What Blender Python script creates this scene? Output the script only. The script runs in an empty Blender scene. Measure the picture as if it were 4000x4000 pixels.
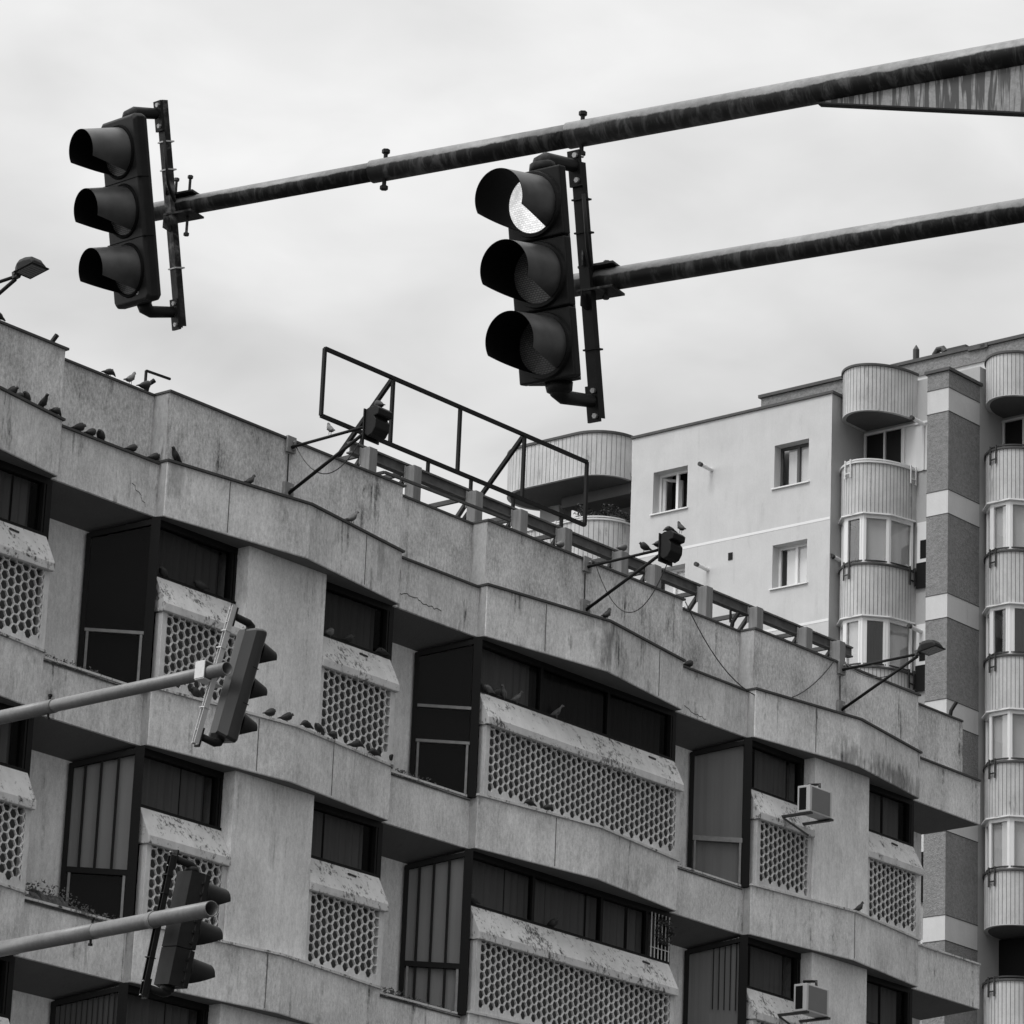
import bpy, bmesh, math, random
from mathutils import Vector, Matrix
random.seed(7)
R = math.radians
sc = bpy.context.scene
col = sc.collection

# ------------------------------------------------------------------ camera
F_PX, PITCH, ROLL, TH = 15934.8, 0.3152948, 0.0417645, 0.707099
CAMZ = 1.6
_r = Vector((1, 0, 0)); _f = Vector((0, math.cos(PITCH), math.sin(PITCH))); _u = Vector((0, -math.sin(PITCH), math.cos(PITCH)))
CR = math.cos(ROLL) * _r + math.sin(ROLL) * _u
CU = -math.sin(ROLL) * _r + math.cos(ROLL) * _u
CF = _f
cam_d = bpy.data.cameras.new('camera')
cam = bpy.data.objects.new('camera', cam_d); col.objects.link(cam)
cam.matrix_world = Matrix(((CR.x, CU.x, -CF.x, 0), (CR.y, CU.y, -CF.y, 0), (CR.z, CU.z, -CF.z, CAMZ), (0, 0, 0, 1)))
cam_d.sensor_width = 36.0; cam_d.lens = 36.0 * F_PX / 4000.0
cam_d.clip_start = 0.2; cam_d.clip_end = 6000
sc.camera = cam

# ------------------------------------------------------------------ sky and sun
SUN_EL, SUN_AZ = R(52), R(220)          # azimuth clockwise from +Y: behind the camera and to the left
w = bpy.data.worlds.new('World'); sc.world = w; w.use_nodes = True
nt = w.node_tree; nd = nt.nodes; lk = nt.links; nd.clear()
out = nd.new('ShaderNodeOutputWorld'); bg = nd.new('ShaderNodeBackground'); bg.inputs[1].default_value = 0.10
sky = nd.new('ShaderNodeTexSky'); sky.sky_type = 'NISHITA'; sky.sun_disc = False
sky.sun_elevation = SUN_EL; sky.sun_rotation = SUN_AZ
bw = nd.new('ShaderNodeRGBToBW'); lk.new(sky.outputs[0], bw.inputs[0])
tc = nd.new('ShaderNodeTexCoord')
def wn(scale, det, rough, off, sx=1.0, sz=1.0):
    mp = nd.new('ShaderNodeMapping'); mp.inputs['Location'].default_value = off; mp.inputs['Scale'].default_value = (sx, 1, sz)
    n = nd.new('ShaderNodeTexNoise'); n.inputs['Scale'].default_value = scale; n.inputs['Detail'].default_value = det
    n.inputs['Roughness'].default_value = rough; n.inputs['Distortion'].default_value = 0.35
    lk.new(tc.outputs['Generated'], mp.inputs[0]); lk.new(mp.outputs[0], n.inputs[0]); return n.outputs[0]
def wm(op, a, b=None):
    m = nd.new('ShaderNodeMath'); m.operation = op
    for i, v in enumerate((a, b)):
        if v is None: continue
        if isinstance(v, (int, float)): m.inputs[i].default_value = v
        else: lk.new(v, m.inputs[i])
    return m.outputs[0]
n1 = wn(7.0, 3, 0.45, (3.1, 0, 1.3), 1.0, 1.7); n2 = wn(20.0, 4, 0.5, (0.2, 5, 0.7), 1.0, 2.2)
sep = nd.new('ShaderNodeSeparateXYZ'); lk.new(tc.outputs['Generated'], sep.inputs[0])
cl = wm('ADD', wm('MULTIPLY', wm('SUBTRACT', n1, 0.5), 8.0), wm('MULTIPLY', wm('SUBTRACT', n2, 0.5), 2.6))
cl = wm('ADD', cl, 6.7)
cl = wm('SUBTRACT', cl, wm('MULTIPLY', sep.outputs[0], 9.5))            # the veiled sun is on the left
zz = wm('MAXIMUM', sep.outputs[2], 0.0)
cl = wm('ADD', cl, wm('MULTIPLY', wm('POWER', zz, 3.5), 15.0))          # overcast sky is brighter overhead
cl = wm('MAXIMUM', cl, 3.0)
mixv = wm('ADD', wm('MULTIPLY', cl, 0.93), wm('MULTIPLY', wm('MINIMUM', bw.outputs[0], 12.0), 0.07))
lk.new(mixv, bg.inputs[0]); lk.new(bg.outputs[0], out.inputs[0])

sd = bpy.data.lights.new('sun', 'SUN'); sd.energy = 1.1; sd.angle = R(18); sd.color = (1, 1, 1)
so = bpy.data.objects.new('sun', sd); col.objects.link(so)
sdir = Vector((math.sin(SUN_AZ) * math.cos(SUN_EL), math.cos(SUN_AZ) * math.cos(SUN_EL), math.sin(SUN_EL)))
so.rotation_euler = sdir.to_track_quat('Z', 'Y').to_euler(); so.location = (-30, -30, 60)
sc.view_settings.view_transform = 'Standard'; sc.view_settings.look = 'None'
sc.view_settings.exposure = 0.1; sc.view_settings.gamma = 1.0
sc.cycles.max_bounces = 6

# ------------------------------------------------------------------ materials (a grey world: the photograph is black and white)
def g(v): return (v, v, v, 1)
class NT:
    def __init__(s, name):
        s.m = bpy.data.materials.new(name); s.m.use_nodes = True
        s.n = s.m.node_tree.nodes; s.l = s.m.node_tree.links
        s.b = s.n['Principled BSDF']; s.o = s.n['Material Output']
        s.tc = s.n.new('ShaderNodeTexCoord'); s.oi = s.n.new('ShaderNodeObjectInfo')
    def noise(s, scale, sc3=(1, 1, 1), det=3, rough=0.55, dist=0.0):
        mp = s.n.new('ShaderNodeMapping'); mp.inputs['Scale'].default_value = sc3
        s.l.new(s.tc.outputs['Object'], mp.inputs[0])
        n = s.n.new('ShaderNodeTexNoise'); n.noise_dimensions = '4D'
        n.inputs['Scale'].default_value = scale; n.inputs['Detail'].default_value = det
        n.inputs['Roughness'].default_value = rough; n.inputs['Distortion'].default_value = dist
        s.l.new(mp.outputs[0], n.inputs['Vector'])
        s.l.new(s.math('MULTIPLY', s.oi.outputs['Random'], 37.0), n.inputs['W'])
        return n.outputs[0]
    def math(s, op, a, b=None, clamp=False):
        m = s.n.new('ShaderNodeMath'); m.operation = op; m.use_clamp = clamp
        for i, v in enumerate((a, b)):
            if v is None: continue
            if isinstance(v, (int, float)): m.inputs[i].default_value = v
            else: s.l.new(v, m.inputs[i])
        return m.outputs[0]
    def ramp(s, v, lo, hi):
        m = s.n.new('ShaderNodeMapRange'); s.l.new(v, m.inputs[0])
        m.inputs[1].default_value = lo; m.inputs[2].default_value = hi; m.interpolation_type = 'SMOOTHSTEP'
        return m.outputs[0]
    def grey(s, v, sock=None):
        c = s.n.new('ShaderNodeCombineColor')
        for i in range(3): s.l.new(v, c.inputs[i])
        s.l.new(c.outputs[0], sock or s.b.inputs['Base Color'])
    def bump(s, v, strength=0.3, dist=0.01):
        b = s.n.new('ShaderNodeBump'); b.inputs['Strength'].default_value = strength; b.inputs['Distance'].default_value = dist
        s.l.new(v, b.inputs['Height']); s.l.new(b.outputs[0], s.b.inputs['Normal'])
def simple(name, v, rough=0.6, metal=0.0, spec=0.5, var=0.12, scale=6, bump=0):
    t = NT(name); t.b.inputs['Roughness'].default_value = rough; t.b.inputs['Metallic'].default_value = metal
    t.b.inputs['Specular IOR Level'].default_value = spec
    n = t.noise(scale, det=4)
    t.grey(t.math('MULTIPLY', t.math('ADD', t.math('MULTIPLY', t.math('SUBTRACT', n, 0.5), var * 2), 1.0), v))
    if bump: t.bump(t.noise(scale * 6), bump, 0.01)
    return t.m
def plaster(name, v, streak=0.35, blotch=0.3, fine=0.22, dirt=0.5, stain=0.0, bump=0.25):
    t = NT(name); t.b.inputs['Roughness'].default_value = 0.9; t.b.inputs['Specular IOR Level'].default_value = 0.15
    a = t.noise(7.0, (1, 1, 0.13), 6, 0.72, 0.5); b = t.noise(1.1, (1, 1, 1), 4, 0.6, 0.4); c = t.noise(30, (1, 1, 0.45), 3, 0.6)
    d = t.noise(2.6, (1, 1, 0.28), 5, 0.65, 0.5); e = t.noise(16, (1, 1, 0.05), 2, 0.5)
    x = t.math('ADD', t.math('MULTIPLY', t.math('SUBTRACT', a, 0.5), streak), t.math('MULTIPLY', t.math('SUBTRACT', b, 0.5), blotch * 1.5))
    x = t.math('ADD', x, t.math('MULTIPLY', t.math('SUBTRACT', c, 0.5), fine * 1.3))
    x = t.math('SUBTRACT', t.math('ADD', x, 1.0), t.math('MULTIPLY', t.math('MULTIPLY', t.ramp(d, 0.56, 0.74), t.ramp(e, 0.35, 0.65)), dirt))
    f_ = t.noise(5.5, (1, 1, 0.035), 3, 0.6, 0.2); h_ = t.noise(3.0, (1, 1, 1), 5, 0.75)
    x = t.math('SUBTRACT', x, t.math('MULTIPLY', t.math('MULTIPLY', t.ramp(f_, 0.60, 0.70), t.ramp(h_, 0.42, 0.6)), dirt * 0.55))
    x = t.math('ADD', x, t.math('MULTIPLY', t.math('SUBTRACT', t.noise(60, (1, 1, .8), 2, 0.7), 0.5), fine * 0.9))
    if stain: x = t.math('SUBTRACT', x, t.math('MULTIPLY', t.ramp(t.noise(0.8, (1, 1, 0.5), 5, 0.6, 0.6), 0.60, 0.68), stain))
    t.grey(t.math('MULTIPLY', t.math('MAXIMUM', x, 0.15), v)); t.bump(c, bump, 0.02); return t.m
M = {}
M['plaster'] = plaster('facade_plaster', 0.66, 0.75, 0.7, 0.7, 1.1, stain=0.25)
M['plaster_para'] = plaster('parapet_plaster', 0.62, 0.5, 1.0, 1.0, 1.0, stain=0.22)
M['pier'] = plaster('pier_plaster', 0.72, 0.6, 0.5, 0.5, 0.5)
M['corner'] = plaster('grimy_shaded_return', 0.40, 0.6, 0.5, 0.5, 0.9)  # corner grime plus painted shade that tones down the sunlit returns
M['soffit'] = plaster('shaded_soffit_plaster', 0.13, 0.1, 0.25, 0.15, 0.2)  # low albedo paints in the shade under ledges and slabs
M['coping'] = simple('coping_metal', 0.06, 0.6, 0.2, var=0.5, scale=5)
def lichen():
    t = NT('lichen_concrete'); t.b.inputs['Roughness'].default_value = 0.95; t.b.inputs['Specular IOR Level'].default_value = 0.1
    a = t.noise(22, (1, 1, 0.6), 5, 0.7); b = t.noise(1.6, (1, 1, 1), 3, 0.6); c = t.noise(6, (1, 1, 0.3), 4, 0.6)
    sx_ = t.n.new('ShaderNodeSeparateXYZ'); t.l.new(t.tc.outputs['Generated'], sx_.inputs[0])
    moss = t.noise(4.5, (1, 1, 1.5), 4, 0.65, 0.5)
    sp = t.math('MULTIPLY', t.ramp(t.math('ADD', t.math('ADD', a, t.math('MULTIPLY', t.math('SUBTRACT', b, 0.5), 0.5)), t.math('MULTIPLY', t.math('SUBTRACT', moss, .5), .5)), 0.53, 0.66), 0.7)
    sp = t.math('ADD', sp, t.math('MULTIPLY', t.ramp(moss, .52, .7), .22))
    x = t.math('SUBTRACT', t.math('ADD', 1.0, t.math('MULTIPLY', t.math('SUBTRACT', c, 0.5), 0.5)), sp)
    t.grey(t.math('MULTIPLY', x, 0.60)); t.bump(a, 0.4, 0.01); return t.m
M['sill'] = lichen()
M['screen'] = plaster('screen_concrete', 0.62, 0.2, 0.6, 0.35, 0.4)
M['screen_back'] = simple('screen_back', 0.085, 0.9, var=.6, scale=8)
M['dark'] = simple('dark_interior', 0.018, 0.9, spec=0.1)
M['frame'] = simple('dark_window_frame', 0.010, 0.5, spec=0.12)
M['oldmetal'] = simple('weathered_sash', 0.22, 0.6, var=0.5, scale=12)
def glass(name, tint=0.35, gl=0.035, rough=0.03):
    t = NT(name); n = t.n; l = t.l
    tr = n.new('ShaderNodeBsdfTransparent'); tr.inputs[0].default_value = g(tint)
    gs = n.new('ShaderNodeBsdfGlossy'); gs.inputs['Roughness'].default_value = rough; gs.inputs[0].default_value = g(1)
    lw = n.new('ShaderNodeLayerWeight'); lw.inputs[0].default_value = 0.12
    f = t.math('ADD', t.math('MULTIPLY', lw.outputs[0], gl * 1.5), gl)
    wv = t.noise(0.9, (1, 1, 1), 2, 0.5)
    bp_ = n.new('ShaderNodeBump'); bp_.inputs['Strength'].default_value = 0.06; bp_.inputs['Distance'].default_value = 0.02; l.new(wv, bp_.inputs['Height'])
    l.new(bp_.outputs[0], gs.inputs['Normal'])
    mx = n.new('ShaderNodeMixShader'); l.new(f, mx.inputs[0]); l.new(tr.outputs[0], mx.inputs[1]); l.new(gs.outputs[0], mx.inputs[2])
    l.new(mx.outputs[0], t.o.inputs[0]); return t.m
M['glass'] = glass('office_glass', 0.55, 0.008)
M['glass_tower'] = glass('tower_glass', 0.9, 0.08)
def pleats(name, v, per, depth=0.5):
    t = NT(name); t.b.inputs['Roughness'].default_value = 0.9; t.b.inputs['Specular IOR Level'].default_value = 0.1
    n = t.noise(per, (1, 1, 0.01), 2, 0.6); m = t.noise(0.8, (1, 1, 1), 2)
    t.grey(t.math('MULTIPLY', t.math('ADD', 0.6, t.math('MULTIPLY', t.math('ADD', n, m), 0.4)), v)); return t.m
M['curtain'] = pleats('dusty_curtain', 0.30, 9)
M['shade'] = pleats('dim_blind', 0.17, 2)
M['shade_dark'] = pleats('dark_blind', 0.07, 2)  # dark grey blind fabric
M['blind'] = pleats('pale_blind', 0.72, 3)
M['blind_w'] = pleats('white_blind', 0.62, 5)
M['white_wall'] = plaster('white_render', 0.56, 0.14, 0.2, 0.12, 0.14, bump=0.15)
M['band_light'] = plaster('pale_band', 0.56, 0.15, 0.2, 0.08, 0.15)
M['tower_side'] = plaster('tower_grey_render', 0.40, 0.1, 0.15, 0.08, 0.1)
def stone():
    t = NT('rough_stone_cladding'); t.b.inputs['Roughness'].default_value = 0.95; t.b.inputs['Specular IOR Level'].default_value = 0.1
    a = t.noise(14, (1, 1, 1), 5, 0.75); b = t.noise(2, (1, 1, 1), 3, 0.6)
    t.grey(t.math('MULTIPLY', t.math('ADD', t.math('MULTIPLY', t.math('SUBTRACT', a, 0.5), 1.5), t.math('ADD', 0.85, t.math('MULTIPLY', b, 0.3))), 0.235))
    t.bump(a, 0.9, 0.05); return t.m
M['stone'] = stone()
M['drum'] = plaster('balcony_panel', 0.52, 0.55, 0.5, 0.2, 0.7)
M['groove'] = simple('panel_joint', 0.12, 0.9)
M['pvc'] = simple('white_pvc', 0.74, 0.4, var=0.04)
M['pvc_dark'] = simple('brown_frame', 0.06, 0.5)
M['rail_w'] = simple('pale_rail', 0.6, 0.5)
M['rail_d'] = simple('dark_rail', 0.02, 0.5)
M['steel'] = simple('rusty_steel', 0.07, 0.8, var=0.7, scale=5, bump=0.3)
M['beam'] = simple('weathered_beam', 0.10, 0.85, var=0.9, scale=7, bump=0.3)
def timber():
    t = NT('weathered_timber'); t.b.inputs['Roughness'].default_value = 0.9
    a = t.noise(14, (1, 1, 0.08), 4, 0.7); t.grey(t.math('MULTIPLY', t.math('ADD', 0.35, a), 0.26)); t.bump(a, 0.5, 0.01); return t.m
M['timber'] = timber()
M['black'] = simple('black_paint', 0.014, 0.55, spec=0.15, var=0.3, scale=10)
M['bird'] = simple('pigeon_plumage', 0.02, 0.7, var=0.8, scale=14)
M['bird_grey'] = simple('pale_pigeon_plumage', 0.11, 0.7, var=1.0, scale=16)
M['leaf'] = simple('dry_weeds', 0.04, 0.8, var=0.6, scale=30)
M['debris'] = simple('leaf_litter', 0.09, 0.95, var=1.2, scale=18)
M['ac'] = simple('ac_casing', 0.50, 0.5, var=0.08)
M['ac_dark'] = simple('ac_side', 0.16, 0.6)
def galv(name, lo, hi, rough=0.5, metal=0.35, dark_below=None):
    t = NT(name); t.b.inputs['Metallic'].default_value = metal; t.b.inputs['Roughness'].default_value = rough
    a = t.noise(26, (1, 1, 1), 5, 0.7, 0.3); b = t.noise(3, (1, 1, 1), 4, 0.7); c = t.noise(22, (1, 0.3, 0.3), 4, 0.7, 0.8)
    x = t.math('ADD', t.math('MULTIPLY', t.math('SUBTRACT', a, 0.5), 0.8), t.math('MULTIPLY', t.math('SUBTRACT', b, 0.5), 0.7))
    x = t.math('ADD', x, t.math('MULTIPLY', t.ramp(c, 0.68, 0.74), 0.22))
    x = t.math('ADD', 0.5, x, True)
    v = t.math('ADD', lo, t.math('MULTIPLY', x, hi - lo))
    if dark_below:      # darker tone on downward-facing sides, with a ragged edge
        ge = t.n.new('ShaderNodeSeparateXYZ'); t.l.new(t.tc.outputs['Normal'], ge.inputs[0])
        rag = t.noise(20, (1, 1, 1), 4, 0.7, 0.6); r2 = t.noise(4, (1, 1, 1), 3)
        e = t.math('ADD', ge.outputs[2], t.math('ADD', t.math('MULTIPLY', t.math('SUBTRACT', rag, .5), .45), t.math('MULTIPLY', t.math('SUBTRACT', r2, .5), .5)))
        mk = t.ramp(e, dark_below - .06, dark_below + .1); dk = t.math('ADD', .012, t.math('MULTIPLY', t.ramp(c, 0.45, 0.7), .07))
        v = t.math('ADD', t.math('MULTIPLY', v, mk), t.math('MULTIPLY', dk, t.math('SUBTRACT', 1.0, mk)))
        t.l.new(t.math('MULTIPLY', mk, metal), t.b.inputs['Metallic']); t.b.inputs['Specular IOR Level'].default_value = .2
    t.grey(v); t.bump(a, 0.3, 0.004); return t.m
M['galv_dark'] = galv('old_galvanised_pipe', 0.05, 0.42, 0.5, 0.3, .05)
M['galv'] = galv('galvanised_pipe', 0.09, 0.25, 0.45, 0.4)
M['galv_light'] = galv('bright_galvanised', 0.40, 0.66, 0.5, 0.4)
def gusset_mat():
    t = NT('streaked_plate'); t.b.inputs['Roughness'].default_value = 0.6
    a = t.noise(34, (1, 1, 0.07), 3, 0.6, 0.9); b = t.noise(60, (1, 1, 1), 3, 0.7); c = t.noise(5, (1, 1, 0.5), 3)
    x = t.ramp(t.math('ADD', a, t.math('MULTIPLY', t.math('SUBTRACT', c, 0.5), 0.3)), 0.46, 0.54)
    t.grey(t.math('ADD', 0.045, t.math('MULTIPLY', x, t.math('ADD', 0.05, t.math('MULTIPLY', b, 0.3))))); return t.m
M['gusset'] = gusset_mat()
M['sig'] = simple('signal_black', 0.014, 0.5, spec=0.14, var=0.5, scale=18)
M['sig_in'] = simple('visor_inside', 0.006, 0.9, spec=0.1)
M['visor'] = simple('visor_dusty', 0.06, 0.42, spec=0.5, var=0.9, scale=12)
M['sig_grey'] = simple('signal_grey_back', 0.018, 0.30, spec=0.5, var=0.3, scale=9)
M['bolt'] = simple('bolt_zinc', 0.35, 0.4, 0.6)
def lens(name, v, emit=0.0):
    t = NT(name); t.b.inputs['Roughness'].default_value = 0.25
    wx = t.n.new('ShaderNodeTexBrick'); wx.inputs['Scale'].default_value = 1.0
    mp = t.n.new('ShaderNodeMapping'); mp.inputs['Rotation'].default_value = (R(90), 0, 0); mp.inputs['Scale'].default_value = (1, 1, 1)
    t.l.new(t.tc.outputs['Object'], mp.inputs[0]); t.l.new(mp.outputs[0], wx.inputs[0])
    wx.inputs['Brick Width'].default_value = 0.013; wx.inputs['Row Height'].default_value = 0.0075; wx.inputs['Mortar Size'].default_value = 0.0011
    wx.inputs['Color1'].default_value = g(v); wx.inputs['Color2'].default_value = g(v * 0.75); wx.inputs['Mortar'].default_value = g(v * 0.3)
    t.l.new(wx.outputs[0], t.b.inputs['Base Color'])
    if emit:
        a = t.noise(9, (1, 1, 1), 2)
        e = t.n.new('ShaderNodeMix'); e.data_type = 'RGBA'
        e.blend_type = 'MULTIPLY'; e.inputs[0].default_value = 1.0
        wx.inputs['Color1'].default_value = g(1.0); wx.inputs['Color2'].default_value = g(0.75); wx.inputs['Mortar'].default_value = g(0.55)
        t.l.new(wx.outputs[0], e.inputs[6]); cc = t.n.new('ShaderNodeCombineColor')
        vv = t.math('ADD', 0.15, t.math('MULTIPLY', a, 1.5))
        for i in range(3): t.l.new(vv, cc.inputs[i])
        t.l.new(cc.outputs[0], e.inputs[7]); t.l.new(e.outputs[2], t.b.inputs['Emission Color'])
        t.b.inputs['Emission Strength'].default_value = emit
    return t.m
M['lens'] = lens('dark_lens', 0.24); M['lens_on'] = lens('lit_lens', 0.5, 1.05); M['lens_dim'] = lens('dull_lens', 0.16)
M['asphalt'] = simple('asphalt', 0.06, 0.9, var=0.3, scale=3); M['paving'] = simple('paving', 0.22, 0.9, var=0.2, scale=2)
M['white'] = simple('white_lettering', 0.75, 0.5)

def stained(name, spots, like=0.60):
    m0 = M['plaster'].copy(); m0.name = name; n = m0.node_tree.nodes; l = m0.node_tree.links; b = n['Principled BSDF']
    src = b.inputs['Base Color'].links[0].from_socket; tcn = n.new('ShaderNodeTexCoord'); cur = src
    ns = n.new('ShaderNodeTexNoise'); ns.inputs['Scale'].default_value = 7.0; ns.inputs['Detail'].default_value = 5; mp0 = n.new('ShaderNodeMapping'); mp0.inputs['Scale'].default_value = (1.6, 1, .5)
    l.new(tcn.outputs['Object'], mp0.inputs[0]); l.new(mp0.outputs[0], ns.inputs[0])
    for (s_, z_, rs, rz, k) in spots:
        sp = n.new('ShaderNodeSeparateXYZ'); l.new(tcn.outputs['Object'], sp.inputs[0])
        def mt(op, a, b2=None):
            q = n.new('ShaderNodeMath'); q.operation = op
            for i, v in enumerate((a, b2)):
                if v is None: continue
                if isinstance(v, (int, float)): q.inputs[i].default_value = v
                else: l.new(v, q.inputs[i])
            return q.outputs[0]
        dx = mt('DIVIDE', mt('SUBTRACT', sp.outputs[0], s_), rs); dz = mt('DIVIDE', mt('SUBTRACT', sp.outputs[2], z_), rz)
        d = mt('SQRT', mt('ADD', mt('MULTIPLY', dx, dx), mt('MULTIPLY', dz, dz))); d = mt('ADD', d, mt('MULTIPLY', mt('SUBTRACT', ns.outputs[0], .5), 2.4))
        mr = n.new('ShaderNodeMapRange'); l.new(d, mr.inputs[0]); mr.inputs[1].default_value = .45; mr.inputs[2].default_value = 1.25; mr.inputs[3].default_value = k; mr.inputs[4].default_value = 1.0
        mx = n.new('ShaderNodeMix'); mx.data_type = 'RGBA'; mx.blend_type = 'MULTIPLY'; mx.inputs[0].default_value = 1; l.new(cur, mx.inputs[6]); l.new(mr.outputs[0], mx.inputs[7]); cur = mx.outputs[2]
    l.new(cur, b.inputs['Base Color']); return m0
# ------------------------------------------------------------------ mesh builder
class MB:
    def __init__(s, f=None): s.v = []; s.f = []; s.fn = f or (lambda a, b, c: (a, b, c))
    def V(s, *p): s.v.append(s.fn(*p)); return len(s.v) - 1
    def F(s, *i): s.f.append(tuple(i))
    def box(s, a0, a1, b0, b1, c0, c1):
        i = [s.V(a, b, c) for c in (c0, c1) for a, b in ((a0, b0), (a1, b0), (a1, b1), (a0, b1))]
        for q in ((0, 3, 2, 1), (4, 5, 6, 7), (0, 1, 5, 4), (1, 2, 6, 5), (2, 3, 7, 6), (3, 0, 4, 7)): s.F(*[i[k] for k in q])
    def prism(s, pts, c0, c1):                      # plan polygon, extruded in the third coordinate
        n = len(pts); a = [s.V(p[0], p[1], c0 if len(p) < 3 else p[2]) for p in pts]; b = [s.V(p[0], p[1], c1) for p in pts]
        s.F(*a[::-1]); s.F(*b)
        for k in range(n): s.F(a[k], a[(k + 1) % n], b[(k + 1) % n], b[k])
    def loft(s, A, B, caps=True):
        n = len(A); a = [s.V(*p) for p in A]; b = [s.V(*p) for p in B]
        if caps: s.F(*a[::-1]); s.F(*b)
        for k in range(n): s.F(a[k], a[(k + 1) % n], b[(k + 1) % n], b[k])
    def quad(s, *P): s.F(*[s.V(*p) for p in P])
    def tube(s, pts, r, n=8, caps=True):
        pts = [Vector(p) for p in pts]; rs = r if isinstance(r, (list, tuple)) else [r] * len(pts); rings = []
        up = None
        for k, p in enumerate(pts):
            d = (pts[min(k + 1, len(pts) - 1)] - pts[max(k - 1, 0)]).normalized()
            if up is None:
                up = Vector((0, 0, 1)) if abs(d.z) < 0.9 else Vector((1, 0, 0))
            x = d.cross(up).normalized(); y = x.cross(d).normalized(); up = y
            rings.append([s.V(*(p + rs[k] * (math.cos(2 * math.pi * j / n) * x + math.sin(2 * math.pi * j / n) * y))) for j in range(n)])
        for k in range(len(rings) - 1):
            for j in range(n): s.F(rings[k][j], rings[k][(j + 1) % n], rings[k + 1][(j + 1) % n], rings[k + 1][j])
        if caps: s.F(*rings[0][::-1]); s.F(*rings[-1])
    def bar(s, p, q, wd, ht=None):                  # square bar between two points
        p = Vector(p); q = Vector(q); ht = ht or wd; d = (q - p).normalized()
        up = Vector((0, 0, 1)) if abs(d.z) < 0.95 else Vector((1, 0, 0))
        x = d.cross(up).normalized() * wd / 2; y = x.cross(d).normalized() * ht / 2
        s.loft([tuple(p - x - y), tuple(p + x - y), tuple(p + x + y), tuple(p - x + y)], [tuple(q - x - y), tuple(q + x - y), tuple(q + x + y), tuple(q - x + y)])
    def build(s, name, mat, parent=None, smooth=False, bevel=0, recalc=True, bisect=None):
        me = bpy.data.meshes.new(name); me.from_pydata(s.v, [], s.f); me.validate()
        bm = bmesh.new(); bm.from_mesh(me)
        if bisect:
            for co, no in bisect:
                bmesh.ops.bisect_plane(bm, geom=bm.verts[:] + bm.edges[:] + bm.faces[:], plane_co=co, plane_no=no, clear_outer=True)
        if recalc: bmesh.ops.recalc_face_normals(bm, faces=bm.faces[:])
        bm.to_mesh(me); bm.free()
        if smooth: me.shade_smooth()
        me.materials.append(M[mat] if isinstance(mat, str) else mat)
        o = bpy.data.objects.new(name, me); col.objects.link(o)
        if parent is not None: o.parent = parent
        if bevel:
            b = o.modifiers.new('bevel', 'BEVEL'); b.width = bevel; b.segments = 2; b.limit_method = 'ANGLE'
        return o
def tag(o, label=None, cat=None, group=None, kind=None):
    if label: o['label'] = label
    if cat: o['category'] = cat
    if group: o['group'] = group
    if kind: o['kind'] = kind
    return o
def empty(name, mat):
    o = bpy.data.objects.new(name, None); col.objects.link(o); o.matrix_world = mat; o.empty_display_size = 0.3; return o
def frame(o, x, y, z):
    return Matrix(((x[0], y[0], z[0], o[0]), (x[1], y[1], z[1], o[1]), (x[2], y[2], z[2], o[2]), (0, 0, 0, 1)))

# ------------------------------------------------------------------ ground
D1 = Vector((math.sin(TH), math.cos(TH), 0)); NN = Vector((math.cos(TH), -math.sin(TH), 0)); Z = Vector((0, 0, 1))
m = MB(); m.quad((-1500, -1500, 0), (1500, -1500, 0), (1500, 1500, 0), (-1500, 1500, 0)); tag(m.build('ground', 'asphalt'), kind='structure')
O1 = Vector((-0.36476, 58.98225, 0)); HR = 19.10784 + CAMZ          # office corner, roof height
O2 = Vector((11.09699, 98.67934, 0)); HT = 36.06957 + CAMZ
m = MB(); P_ = lambda s, t: tuple(O1 + D1 * s + NN * t)[:2]
m.prism([P_(-60, 0.3), P_(-60, 4.5), P_(14, 4.5), P_(14, 0.3)], 0.004, 0.13); tag(m.build('pavement', 'paving'), kind='structure')

# ------------------------------------------------------------------ office building: local x = along the street, y = -outward, z
off = empty('office_building', frame(O1, D1, -NN, Z))
tag(off, 'long grey concrete office block with honeycomb screens and stepped window bays', 'building')
fo = lambda s, t, z: (s, -t, z + HR)
PIT = 3.27
MOD = [(-20.8, 4.95, 'narrow'), (-13.9, 4.97, 'wide'), (-6.9, 4.95, 'narrow'), (0.0, 4.87, 'wide'), (6.8, 4.74, 'narrow')]
END = 13.62
Q = 0.71
# core
m = MB(fo); m.prism([(-21, -0.72), (12.72, -0.72), (12.72, -13), (-21, -13)], -HR, -1.9); 
for k in range(3):
    pass
core = m.build('wall', 'pier', off)
m = MB(fo); m.box(-21, 13.3, -13, -0.42, -1.9, -0.55); m.build('roof_slab', 'coping', off)
# parapet
m = MB(fo); cp = MB(fo)
for i, (s0, L, ty) in enumerate(MOD):
    s1 = s0 + L
    m.box(s0, s1, -0.5, 0.0, -1.1, -0.03); cp.box(s0 - 0.02, s1 + 0.04, -0.52, 0.035, -0.032, 0.0)
    nx = MOD[i + 1][0] if i < 4 else 13.36
    rt_ = MB(fo); rt_.box(s0 - .004, s0 - .001, -.299, -.001, -1.06, -.035); rt_.build('parapet_return', 'corner', off)  # thin dark skin lays painted shade over the parapet return
    m.box(s1 + 0.003, nx - 0.003, -0.52, -0.3, -1.1, -0.04); cp.box(s1 + 0.045, nx - 0.024, -0.54, -0.27, -0.041, -0.01)
m.build('parapet', 'plaster_para', off); cp.build('parapet_coping', 'coping', off)
m = MB(fo); m.box(13.14, 13.36, -12, -0.53, -1.1, -0.05); m.build('parapet', 'plaster_para', off)
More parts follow.
